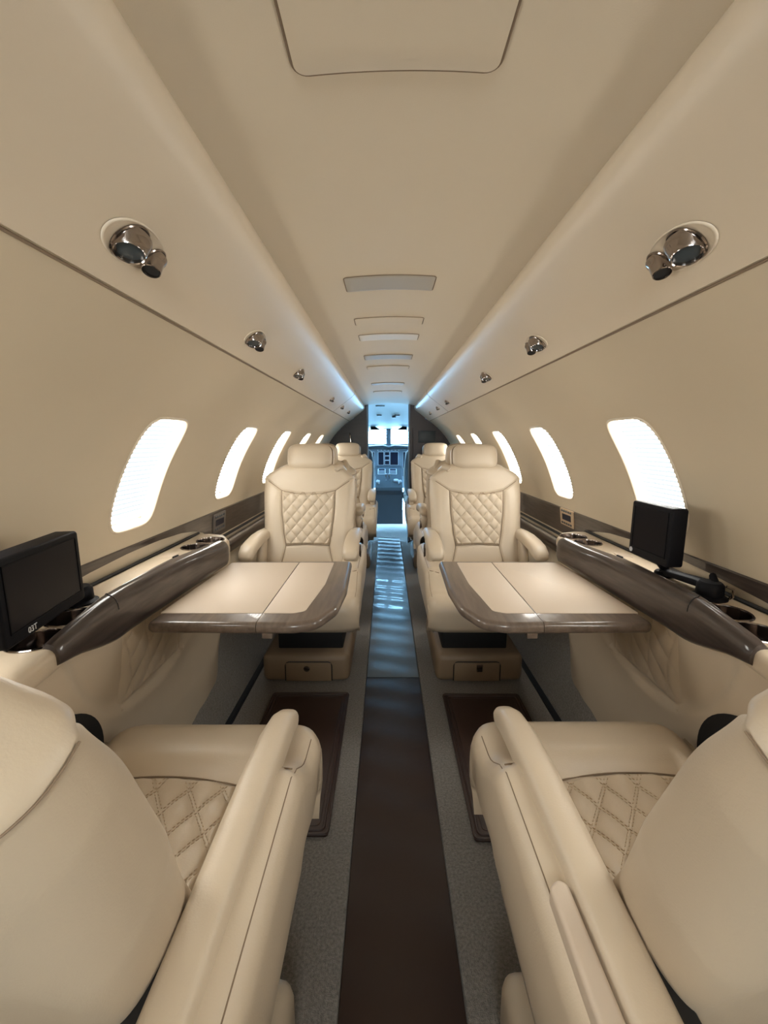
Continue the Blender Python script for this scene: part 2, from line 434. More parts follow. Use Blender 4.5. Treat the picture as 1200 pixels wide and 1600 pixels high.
mb = MB(); mb.loft([[Vector((x, z_, 0)) for x, z_ in ((-0.05, 0), (0.05, 0))]] * 2) if False else None
mb.box(0.30, 0.475, Y1 - 0.02, Y1 - 0.004, 1.07, 1.19, 0.005, 2); mb.build('wall_cabinet_door', 'cockpit_dark', fr)
mb = MB(); mb.box(0.235, 0.247, Y1 - 0.014, Y1 - 0.002, 0.85, 1.22, 0.003, 1); mb.build('edge_strip', 'dark_red', fr)
mb = MB(); mb.tube([(-0.40, Y1 - 0.03, 1.04), (-0.40, Y1 - 0.035, 1.06), (-0.405, Y1 - 0.035, 1.14), (-0.41, Y1 - 0.02, 1.16)], 0.006, 8); mb.build('grab_handle', 'chrome', fl)
mb = MB()
for z_ in (0.35, 0.8): mb.box(-0.68, -0.24, Y1 - 0.008, Y1 + 0.001, z_ - 0.3 + 0.02, z_ + 0.12, 0.004, 1)
mb.build('wall_cabinet_door', 'dark_wood', fl)
mb = MB(); mb.box(-0.8, 0.8, Y0 - 0.05, Y0, -0.1, 1.6); struct(mb.build('wall_back', 'wall', smooth=False))

# ================================================================== FLOOR THINGS
def runner(name, x0, x1, y0, y1, label, m='runner'):
    mb = MB(); n = 60
    def top(u, v):
        y = y0 + (y1 - y0) * u; x = x0 + (x1 - x0) * v
        return Vector((x, y, -0.010 + 0.0004 * math.sin(y * 11 + 2.5 * math.sin(x * 9 + y * 2.3)) * sm(1.7, 2.2, y) + 0.0010 * math.sin(y * 41 + x * 12)))
    mb.grid(n * 3, 6, top)
    mb.loft([[Vector((x0, y0, -0.010)), Vector((x1, y0, -0.010)), Vector((x1, y1, -0.010)), Vector((x0, y1, -0.010))], [Vector((x0, y0, -0.05)), Vector((x1, y0, -0.05)), Vector((x1, y1, -0.05)), Vector((x0, y1, -0.05))]], caps=False)
    return tag(mb.build(name, m, sharp=60), label, 'runner')
runner('aisle_runner', -0.1225, 0.1225, Y0, 1.822, 'dark brown glossy aisle runner between the two large near seats')
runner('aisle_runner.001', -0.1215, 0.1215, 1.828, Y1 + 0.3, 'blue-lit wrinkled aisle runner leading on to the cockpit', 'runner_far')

def floor_mat(x0, x1, y0, y1, label):
    root = empty('floor_mat', ((x0 + x1) / 2, (y0 + y1) / 2, 0), 0, label, 'mat', 'brown foot mats')
    w_, h_ = (x1 - x0) / 2, (y1 - y0) / 2
    def rr(d, r): return round_poly([(-w_ + d, -h_ + d), (w_ - d, -h_ + d), (w_ - d, h_ - d), (-w_ + d, h_ - d)], r, 5)
    mb = MB(); slab(mb, rr(0.004, 0.01), 0.0005, 0.009, 0.002); mb.build('mat_base', 'mat_brown', root)
    mb = MB(); 
    for d in (0.006, 0.018, 0.032): mb.tube([(v.x, v.y, 0.0095) for v in rr(d, 0.012)] + [(rr(d, 0.012)[0].x, rr(d, 0.012)[0].y, 0.0095)], 0.0042 if d < 0.03 else 0.002, 6)
    mb.build('raised_border', 'mat_brown', root)
floor_mat(-0.52, -0.188, 1.00, 1.675, 'brown leather foot mat in front of the left near seat')
floor_mat(0.206, 0.538, 0.985, 1.665, 'brown leather foot mat in front of the right near seat')

# ================================================================== SEATS
TILT = math.radians(16)   # recline; the two near seats lean further back
BU = Vector((0, -math.sin(TILT), math.cos(TILT))); BN = Vector((0, math.cos(TILT), math.sin(TILT))); BP = Vector((0, 0.045, 0.44))
def recline(deg, y):
    global BU, BN, BP
    a = math.radians(deg); BU = Vector((0, -math.sin(a), math.cos(a))); BN = Vector((0, math.cos(a), math.sin(a))); BP = Vector((0, y, 0.44))
def bpt(x, t, n): return Vector((x, 0, 0)) + BP + BU * t + BN * n
BL = 0.545
def bw(t, low):        # half-width of the backrest up its length
    a = lerp_tab([(0, low), (0.10, low + 0.004), (0.24, 0.212), (0.40, 0.219), (0.464, 0.217), (0.470, 0.220), (0.482, 0.213), (0.50, 0.19), (0.53, 0.135), (0.545, 0.105)], t)
    return a
SEAM_SH = [(-0.225, 0.478), (-0.128, 0.408), (-0.06, 0.394), (0, 0.390), (0.06, 0.394), (0.128, 0.408), (0.225, 0.478)]
SEAM_L = [(0.128, 0.408), (0.124, 0.30), (0.112, 0.20), (0.102, 0.145)]
SEAM_B = [(-0.102, 0.145), (0, 0.152), (0.102, 0.145)]
SEAM_D = [(0.102, 0.145), (0.118, 0.07), (0.124, 0.0)]
def mir(p): return [(-a, b) for a, b in p]
ALL_SEAMS = [SEAM_SH, SEAM_L, mir(SEAM_L), SEAM_B, SEAM_D, mir(SEAM_D)]
def front_n(x, t, low, groove=True):
    w_ = bw(t, low); d = min(w_ - abs(x), BL - t + 0.0); r = 0.045
    k = max(0.0, min(1.0, d / r)); rim = math.sqrt(max(0, 1 - (1 - k) ** 2))
    n = 0.030 + rim * (0.036 + 0.012 * sm(0.10, 0.16, abs(x)) * (1 - sm(0.36, 0.46, t)))
    n += rim * 0.006 * sm(0, 1, 1 - abs(x) / 0.22) * sm(0.40, 0.47, t)
    if groove:
        g = min(seg_d(x, t, s_) for s_ in ALL_SEAMS); n -= rim * 0.0065 * math.exp(-(g / 0.0045) ** 2)
    return n
def back_n(x, t, low):
    w_ = bw(t, low); d = min(w_ - abs(x), BL - t); k = max(0.0, min(1.0, d / (0.026 + 0.064 * sm(0.15, 0.45, t)))); rim = math.sqrt(max(0, 1 - (1 - k) ** 2))
    side = abs(t - lerp_tab([(0, 0.448), (0.12, 0.456), (0.19, 0.472), (0.2185, 0.470)], abs(x))); above = t > lerp_tab([(0, 0.448), (0.12, 0.456), (0.19, 0.472), (0.2185, 0.470)], abs(x))
    n = 0.020 - 0.076 * rim - 0.004 * sm(-0.006, 0.006, side if above else -side) * rim + 0.002 * rim * math.exp(-(side / 0.003) ** 2)
    n -= rim * 0.008 * sm(0.0, 0.15, 0.19 - abs(x)) * (1 - sm(0.3, 0.40, t))
    return n
def tpos(j, n):   # denser rows near the top
    v = j / n; return BL * (1 - (1 - v) ** 1.25)
def xs_cl(u): a = 2 * u - 1; return math.sin(a * PI / 2) * 0.6 + a * 0.4

def build_seat(aisle, arms, name='seat'):
    """local +y is the way the sitter faces; aisle = side (+1/-1 local x) of the outboard arm box"""
    near = arms == 'down'
    low = 0.187 if near else 0.205
    recline(24.5 if near else 16, 0.030 if near else 0.045)
    SH = 0.022 if near else 0.0
    root = empty('cabin_seat')
    mi = aisle < 0
    # base
    mb = MB(); mb.box(-0.150 if near else -0.19, 0.262 if near else 0.205, -0.26, 0.235, 0.0015, 0.135, 0.03, 4); base = mb.build('seat_base', 'leather' if near else 'base_brown_shade', root, mirror=mi)
    mb = MB(); mb.tube([(-0.085, 0.2362, 0.012), (-0.085, 0.2362, 0.085), (-0.08, 0.2362, 0.097), (-0.068, 0.2362, 0.102), (0.108, 0.2362, 0.102), (0.12, 0.2362, 0.097), (0.125, 0.2362, 0.085), (0.125, 0.2362, 0.012)], 0.0022, 6); mb.build('drawer_gap', 'gap', base, mirror=mi)
    mb = MB(); mb.box(-0.082, 0.122, 0.232, 0.2385, 0.010, 0.099, 0.002, 2); fl_ = mb.build('storage_flap', 'base_brown_shade', base, mirror=mi)
    mb = MB()
    if aisle * 1 > 0 and arms == 'up': mb.box(-0.004, 0.022, 0.2375, 0.2405, 0.055, 0.09, 0.002, 2)
    else: mb.lathe([(0.0, 0.0), (0.012, 0.0), (0.014, 0.001), (0.010, 0.0025), (0.0, 0.003)], Matrix.Translation((0.012, 0.2382, 0.07)) @ Matrix.Rotation(-PI / 2, 4, 'X'), 18)
    mb.build('latch', 'dark_chrome', base, mirror=mi)
    mb = MB(); mb.box(-0.13, 0.17, -0.24, 0.17, 0.12, 0.27, 0.01, 2); mb.build('pedestal', 'gap', root, mirror=mi)  # coloured black to give the shade in the gap under the cushion
    # cushion with nose roll and side boxes
    XI, XO = 0.265 + SH, (0.160 if near else 0.225)
    NX, NF = 84, 0
    cols = []
    for k in range(4): cols.append((-XO, 0.24 - 0.075 * k, 1))
    rc = 0.04
    for k in range(1, 7): ph = PI / 2 * (1 - k / 7); cols.append((-XO + rc - rc * math.sin(ph), rc * (1 - math.cos(ph)), 0))
    nmid = 64
    for k in range(nmid + 1): cols.append((-XO + rc + (XI + XO - 2 * rc) * k / nmid, 0.0, 0))
    for k in range(1, 7): ph = PI / 2 * k / 7; cols.append((XI - rc + rc * math.sin(ph), rc * (1 - math.cos(ph)), 0))
    for k in range(4): cols.append((XI, 0.0 + 0.04 + 0.075 * k, 1))
    rows = [(-0.20 + 0.62 * k / 62, 0.0) for k in range(63)]
    rf = 0.052
    for k in range(1, 9): ph = PI / 2 * k / 8; rows.append((0.42 + rf * math.sin(ph), rf * (1 - math.cos(ph))))
    rows += [(0.472, 0.08), (0.468, 0.11), (0.456, 0.14), (0.436, 0.165), (0.408, 0.185), (0.37, 0.20)]
    def top(x, y):
        z = 0.442 + 0.035 * sm(0.285, 0.37, y) - 0.010 * (1 - abs(x) / 0.2) * (1 - sm(0.2, 0.33, y)) * (abs(x) < 0.2)
        boxf = sm(0.150 + SH, 0.170 + SH, x); z += (0.545 - 0.062 * sm(0.22, 0.345, y) - z) * boxf if boxf > 0 else 0
        boxw = sm(XO - 0.065, XO - 0.050, -x); z += (0.520 - 0.042 * sm(0.22, 0.345, y) - z) * boxw if boxw > 0 else 0
        if y > 0.34: z = z + (0.483 - 0.004 - z) * sm(0.34, 0.40, y)
        g = 9.0
        yl = 0.322 - 0.6 * x * x
        if abs(x) < 0.155: g = min(g, abs(y - yl))
        if x > 0.20 + SH: g = min(g, abs(y - 0.262 + (x - 0.2 - SH) * 0.3))
        z -= 0.006 * math.exp(-(g / 0.0045) ** 2)
        if x > 0.1: z -= 0.003 * math.exp(-(abs(x - XI + 0.018) / 0.003) ** 2)
        return z
    V = []
    for (x, dx, side) in cols:
        for (y, dy) in rows:
            z = top(x, min(y, 0.44)) - (max(dx, dy) if side else dy + dx * (1 - dy / 0.2))
            ex = min(XI - x, x + XO); cr = 0.07
            yy = y
            if ex < cr and y > 0.36: yy = y - (cr - math.sqrt(max(0, cr * cr - (cr - ex) ** 2))) * sm(0.36, 0.45, y) * 0.75
            if y > 0.40: yy -= 0.475 - lerp_tab([(0.08, 0.475), (0.11, 0.470), (0.14, 0.456), (0.165, 0.436), (0.185, 0.408), (0.265, 0.33)], dx) if side else 0
            xx = x
            if side: xx = x * (1 - 0.13 * sm(0.40, 0.25, z))
            V.append(Vector((xx, yy, max(z, 0.262 + 0.085 * sm(0.26, 0.45, y)))))
    q = len(rows)
    F = [[i * q + j, i * q + j + 1, (i + 1) * q + j + 1, (i + 1) * q + j] for i in range(len(cols) - 1) for j in range(q - 1)]
    mb = MB(); mb.add(V, F); mb.box(-XO + 0.025, 0.235 + SH, -0.195, 0.26, 0.2625, 0.274)
    cu = mb.build('cushion', 'leather', root, sharp=None, mirror=mi)
    # seam cords on the cushion
    mb = MB(); pts = [(x / 1000, 0.322 - 0.6 * (x / 1000) ** 2) for x in range(-150, 151, 10)]
    mb.tube([(x, y, top(x, y) + 0.0035) for x, y in pts], 0.0016, 5)
    mb.tube([(x + SH, 0.262 - (x - 0.2) * 0.3, top(x + SH, 0.262 - (x - 0.2) * 0.3) + 0.003) for x in (0.203, 0.215, 0.225, 0.235, 0.243)], 0.0014, 5)
    mb.tube([(XI - 0.018, 0.40 - 0.58 * k / 30, top(XI - 0.018, 0.40 - 0.58 * k / 30) - rc * (1 - math.cos(math.asin(0.55))) + 0.0024) for k in range(31)], 0.0009, 5)
    mb.build('seam', 'seam', cu, mirror=mi)
    # quilted seat panel
    DX, DY = 0.062, 0.085
    def quilt_h(x, y):
        a, b = x / DX, y / DY
        return (abs(math.sin(PI * (a + b))) * abs(math.sin(PI * (a - b)))) ** 0.38
    def qc(u, v):
        x = -0.146 + 0.292 * u; y = -0.10 + (0.318 - 0.6 * x * x + 0.10) * v
        e = min(1, min(u * 0.292, (1 - u) * 0.292, (1 - v) * 0.41) / 0.006)
        return Vector((x, y, top(x, y) + 0.0005 + e * (0.002 + 0.0095 * quilt_h(x + 0.031, y)) + 0.004 * math.exp(-(abs(y - (0.322 - 0.6 * x * x)) / 0.0045) ** 2)))
    mb = MB(); mb.grid(110, 130, qc); qp = mb.build('quilted_panel', 'quilt', cu, sharp=None, mirror=mi)
    if arms == 'down':      # double rows of stitches, only on the two seats seen from close by
        mb = MB()
        for sg in (1, -1):
            for k in range(-8, 14):
                for off in (-0.0032, 0.0032):
                    L_ = 0
                    while L_ < 0.6:
                        # line a + sg*b = k
                        y = -0.09 + L_; a = k - sg * y / DY; x = (a + 0.0) * DX - 0.031 + off
                        if abs(x) < 0.143 and y < 0.314 - 0.6 * x * x:
                            u_ = (x + 0.146) / 0.292; v_ = (y + 0.10) / (0.418 - 0.6 * x * x)
                            p_ = qc(u_, v_); dx_ = -sg * DX / DY * 0.0034
                            mb.box(-0.00055, 0.00055, -0.0021, 0.0021, -0.0006, 0.0007, xf=Matrix.Translation(p_ + Vector((0, 0, 0.0006))) @ Matrix.Rotation(math.atan2(sg * DX, DY), 4, 'Z'))
                        L_ += 0.0062
        st = mb.build('stitching', 'stitch', cu, smooth=False, mirror=mi); st['kind'] = 'stuff'
    # backrest
    mb = MB(); NU, NV = 130, 120
    def fr_(i, j):
        t = tpos(j, NV); x = xs_cl(i / NU) * bw(t, low); return bpt(x, t, front_n(x, t, low))
    V = [fr_(i, j) for i in range(NU + 1) for j in range(NV + 1)]; q = NV + 1
    mb.add(V, [[i * q + j, i * q + j + 1, (i + 1) * q + j + 1, (i + 1) * q + j] for i in range(NU) for j in range(NV)])
    # side and top band joining the cushion face to the shell
    rim = [(-bw(tpos(j, NV), low), tpos(j, NV)) for j in range(NV + 1)] + [(xs_cl(i / NU) * bw(BL, low), BL) for i in range(1, NU)] + [(bw(tpos(j, NV), low), tpos(j, NV)) for j in range(NV, -1, -1)]
    ns = (0.030, 0.028, 0.024, 0.021, 0.0201)
    mb.loft([[bpt(x, t, n_) for x, t in rim] for k, n_ in enumerate(ns)], close=False)
    br = mb.build('backrest', 'leather', root, sharp=None, mirror=mi)
    mb = MB()
    for s_ in ALL_SEAMS:
        fine = []
        for (ax, ay), (bx, by) in zip(s_, s_[1:]):
            for k in range(6): fine.append((ax + (bx - ax) * k / 6, ay + (by - ay) * k / 6))
        fine.append(s_[-1])
        fine = [(x, t) for x, t in fine if abs(x) < bw(t, low) - 0.014]
        mb.tube([bpt(x, t, front_n(x, t, low) + 0.0012) for x, t in fine], 0.0016, 5)
    mb.build('seam', 'seam', br, mirror=mi)
    mb = MB()
    mb.grid(90, 170, lambda u, v: (lambda t: bpt(xs_cl(u) * bw(t, low), t, back_n(xs_cl(u) * bw(t, low), t, low)))(BL * v - 0.11 * (1 - v)))
    def tv(j): return BL * j / 170 - 0.11 * (1 - j / 170)
    rm = [(-bw(tv(j), low), tv(j)) for j in range(171)] + [(xs_cl(i / 90) * bw(BL, low), BL) for i in range(1, 90)] + [(bw(tv(j), low), tv(j)) for j in range(170, -1, -1)]
    mb.loft([[bpt(x, t, n_) for x, t in rm] for n_ in (0.0201, 0.020)], close=False)
    bs = mb.build('back_shell', 'leather', root, sharp=None, mirror=mi)
    mb = MB(); fine = []
    for (ax, ay), (bx, by) in zip(SEAM_SH, SEAM_SH[1:]):
        for k in range(8): fine.append((ax + (bx - ax) * k / 8, ay + (by - ay) * k / 8))
    bk = [(-0.2185, 0.470), (-0.19, 0.472), (-0.12, 0.456), (0.0, 0.448), (0.12, 0.456), (0.19, 0.472), (0.2185, 0.470)]
    cap = [(a + (c - a) * k / 12, b + (d - b) * k / 12) for (a, b), (c, d) in zip(bk, bk[1:]) for k in range(12)] + [bk[-1]]
    mb.tube([bpt(-bw(0.470, low) - 0.0004, 0.470, n_) for k, n_ in enumerate((0.036, 0.032, 0.028, 0.024, 0.022, 0.0205))] + [bpt(x, t, back_n(x, t, low) - 0.0004) for x, t in cap] + [bpt(bw(0.470, low) + 0.0004, 0.470, n_) for k, n_ in list(enumerate((0.036, 0.032, 0.028, 0.024, 0.022, 0.0205)))[::-1]], 0.0009, 5); mb.build('seam', 'seam', bs, mirror=mi)
    # quilted panel of the backrest
    def qb(u, v):
        t = 0.149 + v * (0.400 - 0.149); hwid = lerp_tab([(0.145, 0.100), (0.20, 0.110), (0.30, 0.121), (0.408, 0.1255)], t)
        a = 2 * u - 1; x = a * hwid; t2 = t + v * (0.0125 * (a * a) - 0.009) - (1 - v) * 0.004 * a * a + (1 - v) * 0.004
        e = min(1, min((1 - abs(a)) * hwid, (1 - v) * 0.25, v * 0.25) / 0.006)
        aa, bb = x / 0.052, t2 / 0.062
        h = (abs(math.sin(PI * (aa + bb))) * abs(math.sin(PI * (aa - bb)))) ** 0.38
        return bpt(x, t2, front_n(x, t2, low, False) - 0.004 + e * (0.005 + 0.0095 * h))
    mb = MB(); mb.grid(110, 120, qb); qp2 = mb.build('quilted_panel', 'quilt', br, sharp=None, mirror=mi)
    mb = MB()
    for sg in (1, -1):
        for k in range(-3, 14):
            pts = []
            for i in range(61):
                t = 0.150 + 0.250 * i / 60; x = 0.052 * (k - t / 0.062) if sg > 0 else 0.052 * (k - 8 + t / 0.062)
                hw_ = lerp_tab([(0.145, 0.100), (0.20, 0.110), (0.30, 0.121), (0.408, 0.1255)], t)
                if abs(x) < hw_ - 0.003: pts.append((x, t))
            if len(pts) > 3: mb.tube([bpt(x, t, front_n(x, t, low, False) + 0.0008) for x, t in pts], 0.0013, 5)
    st2 = mb.build('stitching', 'quilt_line', br, mirror=mi); st2['kind'] = 'stuff'
    # headrest: a cushion wrapped on a wider shell
    def pill(cx, ct, cn, a, b, c_, ex=4.0, nu=40, nv=20):
        mb = MB()
        def f(u, v):
            th = 2 * PI * u; ph = PI * (v - 0.5)
            def sp(x, e): return math.copysign(abs(x) ** e, x)
            e1, e2 = 2 / ex, 2 / 2.6
            return bpt(cx + a * sp(math.cos(ph), e2) * sp(math.cos(th), e1), ct + b * sp(math.cos(ph), e2) * sp(math.sin(th), e1), cn + c_ * sp(math.sin(ph), e2))
        return mb.grid(nu, nv, f)
    hr = pill(0, 0.575, 0.050, 0.107, 0.064, 0.040).build('headrest', 'leather', root, sharp=None, mirror=mi)
    pill(0, 0.578, 0.008, 0.113, 0.066, 0.046).build('headrest_shell', 'leather', hr, sharp=None, mirror=mi)
    mb = MB()
    mb.tube([bpt(math.copysign(abs(math.cos(2 * PI * k / 40)) ** 0.5, math.cos(2 * PI * k / 40)) * 0.109, 0.575 + math.copysign(abs(math.sin(2 * PI * k / 40)) ** 0.5, math.sin(2 * PI * k / 40)) * 0.0655, 0.036) for k in range(41)], 0.0026, 5); mb.build('piping', 'seam', hr, mirror=mi)
    # belt guide at the aisle-side shoulder
    mb = MB()
    if not near: mb.tube([bpt(0.125, 0.50, 0.045), bpt(0.132, 0.512, 0.075), bpt(0.150, 0.525, 0.055), bpt(0.165, 0.515, 0.02), bpt(0.17, 0.49, -0.03)], [(0.010, 0.012), (0.017, 0.016), (0.018, 0.014), (0.014, 0.008), (0.012, 0.006)], 10); (None if near else mb.build('belt_guide', 'leather', root, mirror=mi))
    # arms
    if arms == 'down':
        y_ = [0.440, 0.432, 0.41, 0.37, 0.30, 0.20, 0.10, 0.0, -0.10, -0.20]
        zt = [0.486, 0.494, 0.508, 0.524, 0.536, 0.540, 0.538, 0.535, 0.532, 0.530]
        rr_ = [(0.009, 0.008), (0.018, 0.016), (0.023, 0.022), (0.025, 0.026), (0.0270, 0.028), (0.0280, 0.029), (0.0280, 0.030), (0.0275, 0.030), (0.0275, 0.030), (0.0275, 0.030)]
        for xx in (0.219, -0.124):
            sh_ = 0.0 if xx > 0 else -0.14
            mb = MB(); mb.tube([(xx, a + sh_, b) for a, b in zip(y_, zt)], rr_, 20, 3.0); mb.build('armrest', 'leather', root, sharp=None, mirror=mi)
        mb = MB(); mb.box(0.176, 0.196, -0.25, 0.02, 0.535, 0.5505, 0.002, 1); mb.build('side_gap_shadow', 'gap', root, mirror=mi)  # black strip that paints the dark gap between backrest and armrest
        mb = MB(); q_ = round_poly([(0.247, -0.16), (0.275, -0.16), (0.273, 0.03), (0.249, 0.05)], 0.010, 5); slab(mb, q_, 0.530, 0.556, 0.006); aisle > 0 or mb.build('recline_paddle', 'inlay', root, mirror=mi)
    else:
        for xx in (0.222, -0.205):
            mb = MB(); pa = [(xx, 0.338, 0.602), (xx, 0.336, 0.608), (xx, 0.322, 0.620), (xx, 0.288, 0.634), (xx, 0.23, 0.644), (xx, 0.16, 0.650), (xx, 0.08, 0.650), (xx, -0.02, 0.646)]
            mb.tube(pa, [(0.015, 0.012), (0.025, 0.019), (0.031, 0.024), (0.033, 0.026), (0.033, 0.026), (0.032, 0.026), (0.031, 0.025), (0.028, 0.022)], 20, 2.8); ar = mb.build('armrest', 'leather', root, sharp=None, mirror=mi)
            mb = MB(); mb.tube([(xx, 0.02, 0.64), (xx, 0.06, 0.59), (xx, 0.10, 0.50)], [(0.022, 0.06), (0.02, 0.06), (0.02, 0.07)], 14, 3); mb.build('armrest_support', 'leather', ar, sharp=None, mirror=mi)
        mb = MB(); mb.box(0.20, 0.25, 0.02, 0.045, 0.50, 0.60, 0.004, 2); mb.build('belt_buckle', 'dark_chrome', root, mirror=mi)
    return root

def place(o, x, y, rz, label, group):
    o.location = (x, y, 0); o.rotation_euler = (0, 0, rz); tag(o, label, 'seat', group); return o
SG = 'quilted cabin seats'
P_R = build_seat(1, 'down'); place(P_R, -0.455, 0.385, 0, 'large cream leather seat seen from behind at the lower left, arms lowered', SG)
P_L = build_seat(-1, 'down'); place(P_L, 0.438, 0.395, 0, 'large cream leather seat seen from behind at the lower right, arms lowered', SG)
U_L = build_seat(-1, 'up'); place(U_L, -0.402, 2.00, PI, 'cream quilted seat facing us across the left folding table', SG)
U_R = build_seat(1, 'up'); place(U_R, 0.398, 2.00, PI, 'cream quilted seat facing us across the right folding table', SG)
place(copy_tree(U_R), -0.430, 2.60, 0, 'cream seat with its back against the seat behind the left table', SG)
place(copy_tree(U_L), 0.430, 2.60, 0, 'cream seat with its back against the seat behind the right table', SG)
place(copy_tree(U_L), -0.375, 3.72, PI, 'small distant cream seat facing us before the black left partition', SG)
place(copy_tree(U_R), 0.405, 3.72, PI, 'small distant cream seat facing us before the brown right partition', SG)

# ================================================================== SIDE LEDGES
def bool_cut(o, cutters):
    for c in cutters:
        md = o.modifiers.new('cut', 'BOOLEAN'); md.object = c; md.operation = 'DIFFERENCE'; md.solver = 'EXACT'
    bpy.context.view_layer.update()
    dg = bpy.context.evaluated_depsgraph_get(); me = bpy.data.meshes.new_from_object(o.evaluated_get(dg))
    o.modifiers.clear(); old = o.data; o.data = me
    bpy.data.meshes.remove(old)
    for c in cutters: bpy.data.objects.remove(c)
CUPS = {-1: [(0.622, 0.672), (0.632, 0.765), (0.640, 1.315), (0.632, 1.408)], 1: [(0.624, 0.700), (0.638, 0.790), (0.640, 1.372), (0.632, 1.465)]}
for s, nm in ((-1, 'left'), (1, 'right')):
    root = empty('side_ledge', (0, 0, 0), 0, 'cream %s ledge with cup holders and dark glossy wooden bolster' % nm, 'ledge')
    yend = 1.52 if s < 0 else 1.56
    pts = [(0.722, Y0), (0.722, yend), (0.675, yend + 0.005), (0.615, yend - 0.02), (0.575, yend - 0.09), (0.570, 1.36), (0.584, 1.1), (0.590, 0.9), (0.582, 0.72), (0.567, 0.63), (0.558, 0.54), (0.69, 0.40), (0.692, Y0)]
    rad = [0, 0.02, 0.02, 0.04, 0.04, 0.1, 0.2, 0.1, 0.1, 0.05, 0.05, 0.03, 0]
    poly = [Vector((s * v.x, v.y)) for v in round_poly(pts, rad, 6)]
    mb = MB(); slab(mb, poly, 0.705, 0.747, 0.014)
    led = mb.build('ledge_body', 'leather', root, sharp=50)
    cuts = []
    for cx, cy in CUPS[s]:
        mb = MB(); mb.lathe([(0.0415, 0.7095), (0.0415, 0.80)], Matrix.Translation((s * cx, cy, 0)), 40); cuts.append(mb.build('cutter', None))
    bool_cut(led, cuts); led.data.set_sharp_from_angle(angle=math.radians(35))
    for cx, cy in CUPS[s]:
        mb = MB(); mb.lathe([(0.0, 0.7105), (0.036, 0.7105), (0.0395, 0.7125), (0.0405, 0.718), (0.0405, 0.746), (0.0412, 0.7495), (0.0445, 0.7500), (0.0462, 0.7485), (0.0462, 0.7465)], Matrix.Translation((s * cx, cy, 0)), 40, cap=False)
        mb.build('cup_holder', 'unit_chrome', root, sharp=40)
    # dark joint where the ledge meets the wall
    mb = MB(); mb.tube([(s * 0.7205, Y0 + (yend - Y0) * k / 10, 0.7485) for k in range(11)], 0.0045, 6); mb.build('wall_joint', 'gap', root)
    # glossy wooden bolster
    xi = [(0.64, 0.560), (0.70, 0.566), (0.78, 0.572), (0.88, 0.575), (1.1, 0.565), (1.3, 0.553), (1.42, 0.545)]
    xo = [(0.64, 0.594), (0.66, 0.598), (0.69, 0.601), (0.74, 0.605), (0.82, 0.611), (0.97, 0.622), (1.15, 0.630), (1.28, 0.617), (1.36, 0.598), (1.42, 0.58)]
    mb = MB(); rings = []
    yb1 = 1.375 if s < 0 else 1.415
    st_y = [0.640, 0.642, 0.646, 0.654, 0.665, 0.68] + [0.70 + (yb1 - 0.03 - 0.70) * k / 40 for k in range(41)] + [yb1 - 0.03 + 0.03 * math.sin(PI / 2 * k / 6) for k in range(1, 7)]
    for y in st_y:
        a, b = lerp_tab(xi, y), lerp_tab(xo, y); h = 0.006 + 0.018 * sm(0.62, 0.82, y) - 0.016 * sm(1.0, 1.35, y); zb = 0.716 - 0.042 * sm(0.63, 0.84, y)
        sec = [(b, 0.742), (b - 0.001, 0.7505), (b - 0.006, 0.7535)]
        for k in range(1, 7): f = k / 7; sec.append((b - 0.006 + (a + 0.018 - b + 0.006) * f, 0.7535 + h * math.sin(PI * 0.5 * min(1, f * 1.3)) * (1 - 0.12 * max(0, f - 0.75) * 4)))
        for k in range(9): ph = PI / 2 * k / 8; sec.append((a + 0.018 - 0.018 * math.sin(ph), 0.7535 + h * 0.85 - 0.030 * (1 - math.cos(ph))))
        zt = 0.7535 + h * 0.85 - 0.030; sec += [(a + 0.0005, zt - 0.35 * (zt - zb)), (a + 0.002, zt - 0.68 * (zt - zb)), (a + 0.007, zt - 0.90 * (zt - zb)), (a + 0.015, zb), (a + 0.022, zb - 0.001), (max(b, a + 0.03), zb + 0.01)]
        e = (y - (yb1 - 0.03)) / 0.03; k_ = math.sqrt(max(0.0, 1 - e * e)) if e > 0 else 1.0
        e2 = (0.668 - y) / 0.03; k2 = (0.80 + 0.20 * math.sqrt(max(0, 1 - e2 * e2))) if e2 > 0 else 1.0
        k_ = max(0.25, k_) * k2
        cx_, cz_ = (a + b) / 2, 0.715 + 0.015 * (y < 0.7)
        rings.append([Vector((s * (cx_ + (x - cx_) * k_), y, cz_ + (z - cz_) * k_)) for x, z in sec])
    secs = rings; mb.loft(rings); bol = mb.build('wooden_bolster', 'wood', root, sharp=60)
    # joint round the table stowage lid, and its finger pull
    def bol_top(y, f):
        a, b = lerp_tab(xi, y), lerp_tab(xo, y); h = 0.006 + 0.018 * sm(0.62, 0.82, y) - 0.016 * sm(1.0, 1.35, y)
        return Vector((s * (b - 0.006 + (a + 0.018 - b + 0.006) * f), y, 0.7552 + h * math.sin(PI * 0.5 * min(1, f * 1.3)) * (1 - 0.12 * max(0, f - 0.75) * 4)))
    lid = [r for r in secs if 0.80 < r[0].y < 1.14]
    up_ = Vector((0, 0, 0.0004))
    mb = MB(); mb.tube([r[5] + up_ for r in lid], 0.0013, 5); mb.tube([lid[0][k] + up_ for k in range(5, 18)], 0.0013, 5); mb.build('lid_joint', 'gap', bol)
    mb = MB(); mb.tube([bol_top(1.095 + 0.012 * k, 0.54) for k in range(3)], 0.0030, 6); mb.build('finger_pull', 'gap', bol)
    # small recessed catch plate in the ledge top beside the far cups
    mb = MB(); ycp = 1.19; q_ = round_poly([(s * 0.655, ycp), (s * 0.690, ycp), (s * 0.690, ycp + 0.05), (s * 0.655, ycp + 0.05)], 0.006, 4)
    slab(mb, q_, 0.746, 0.7485, 0.001); mb.build('catch_plate', 'inlay', root)

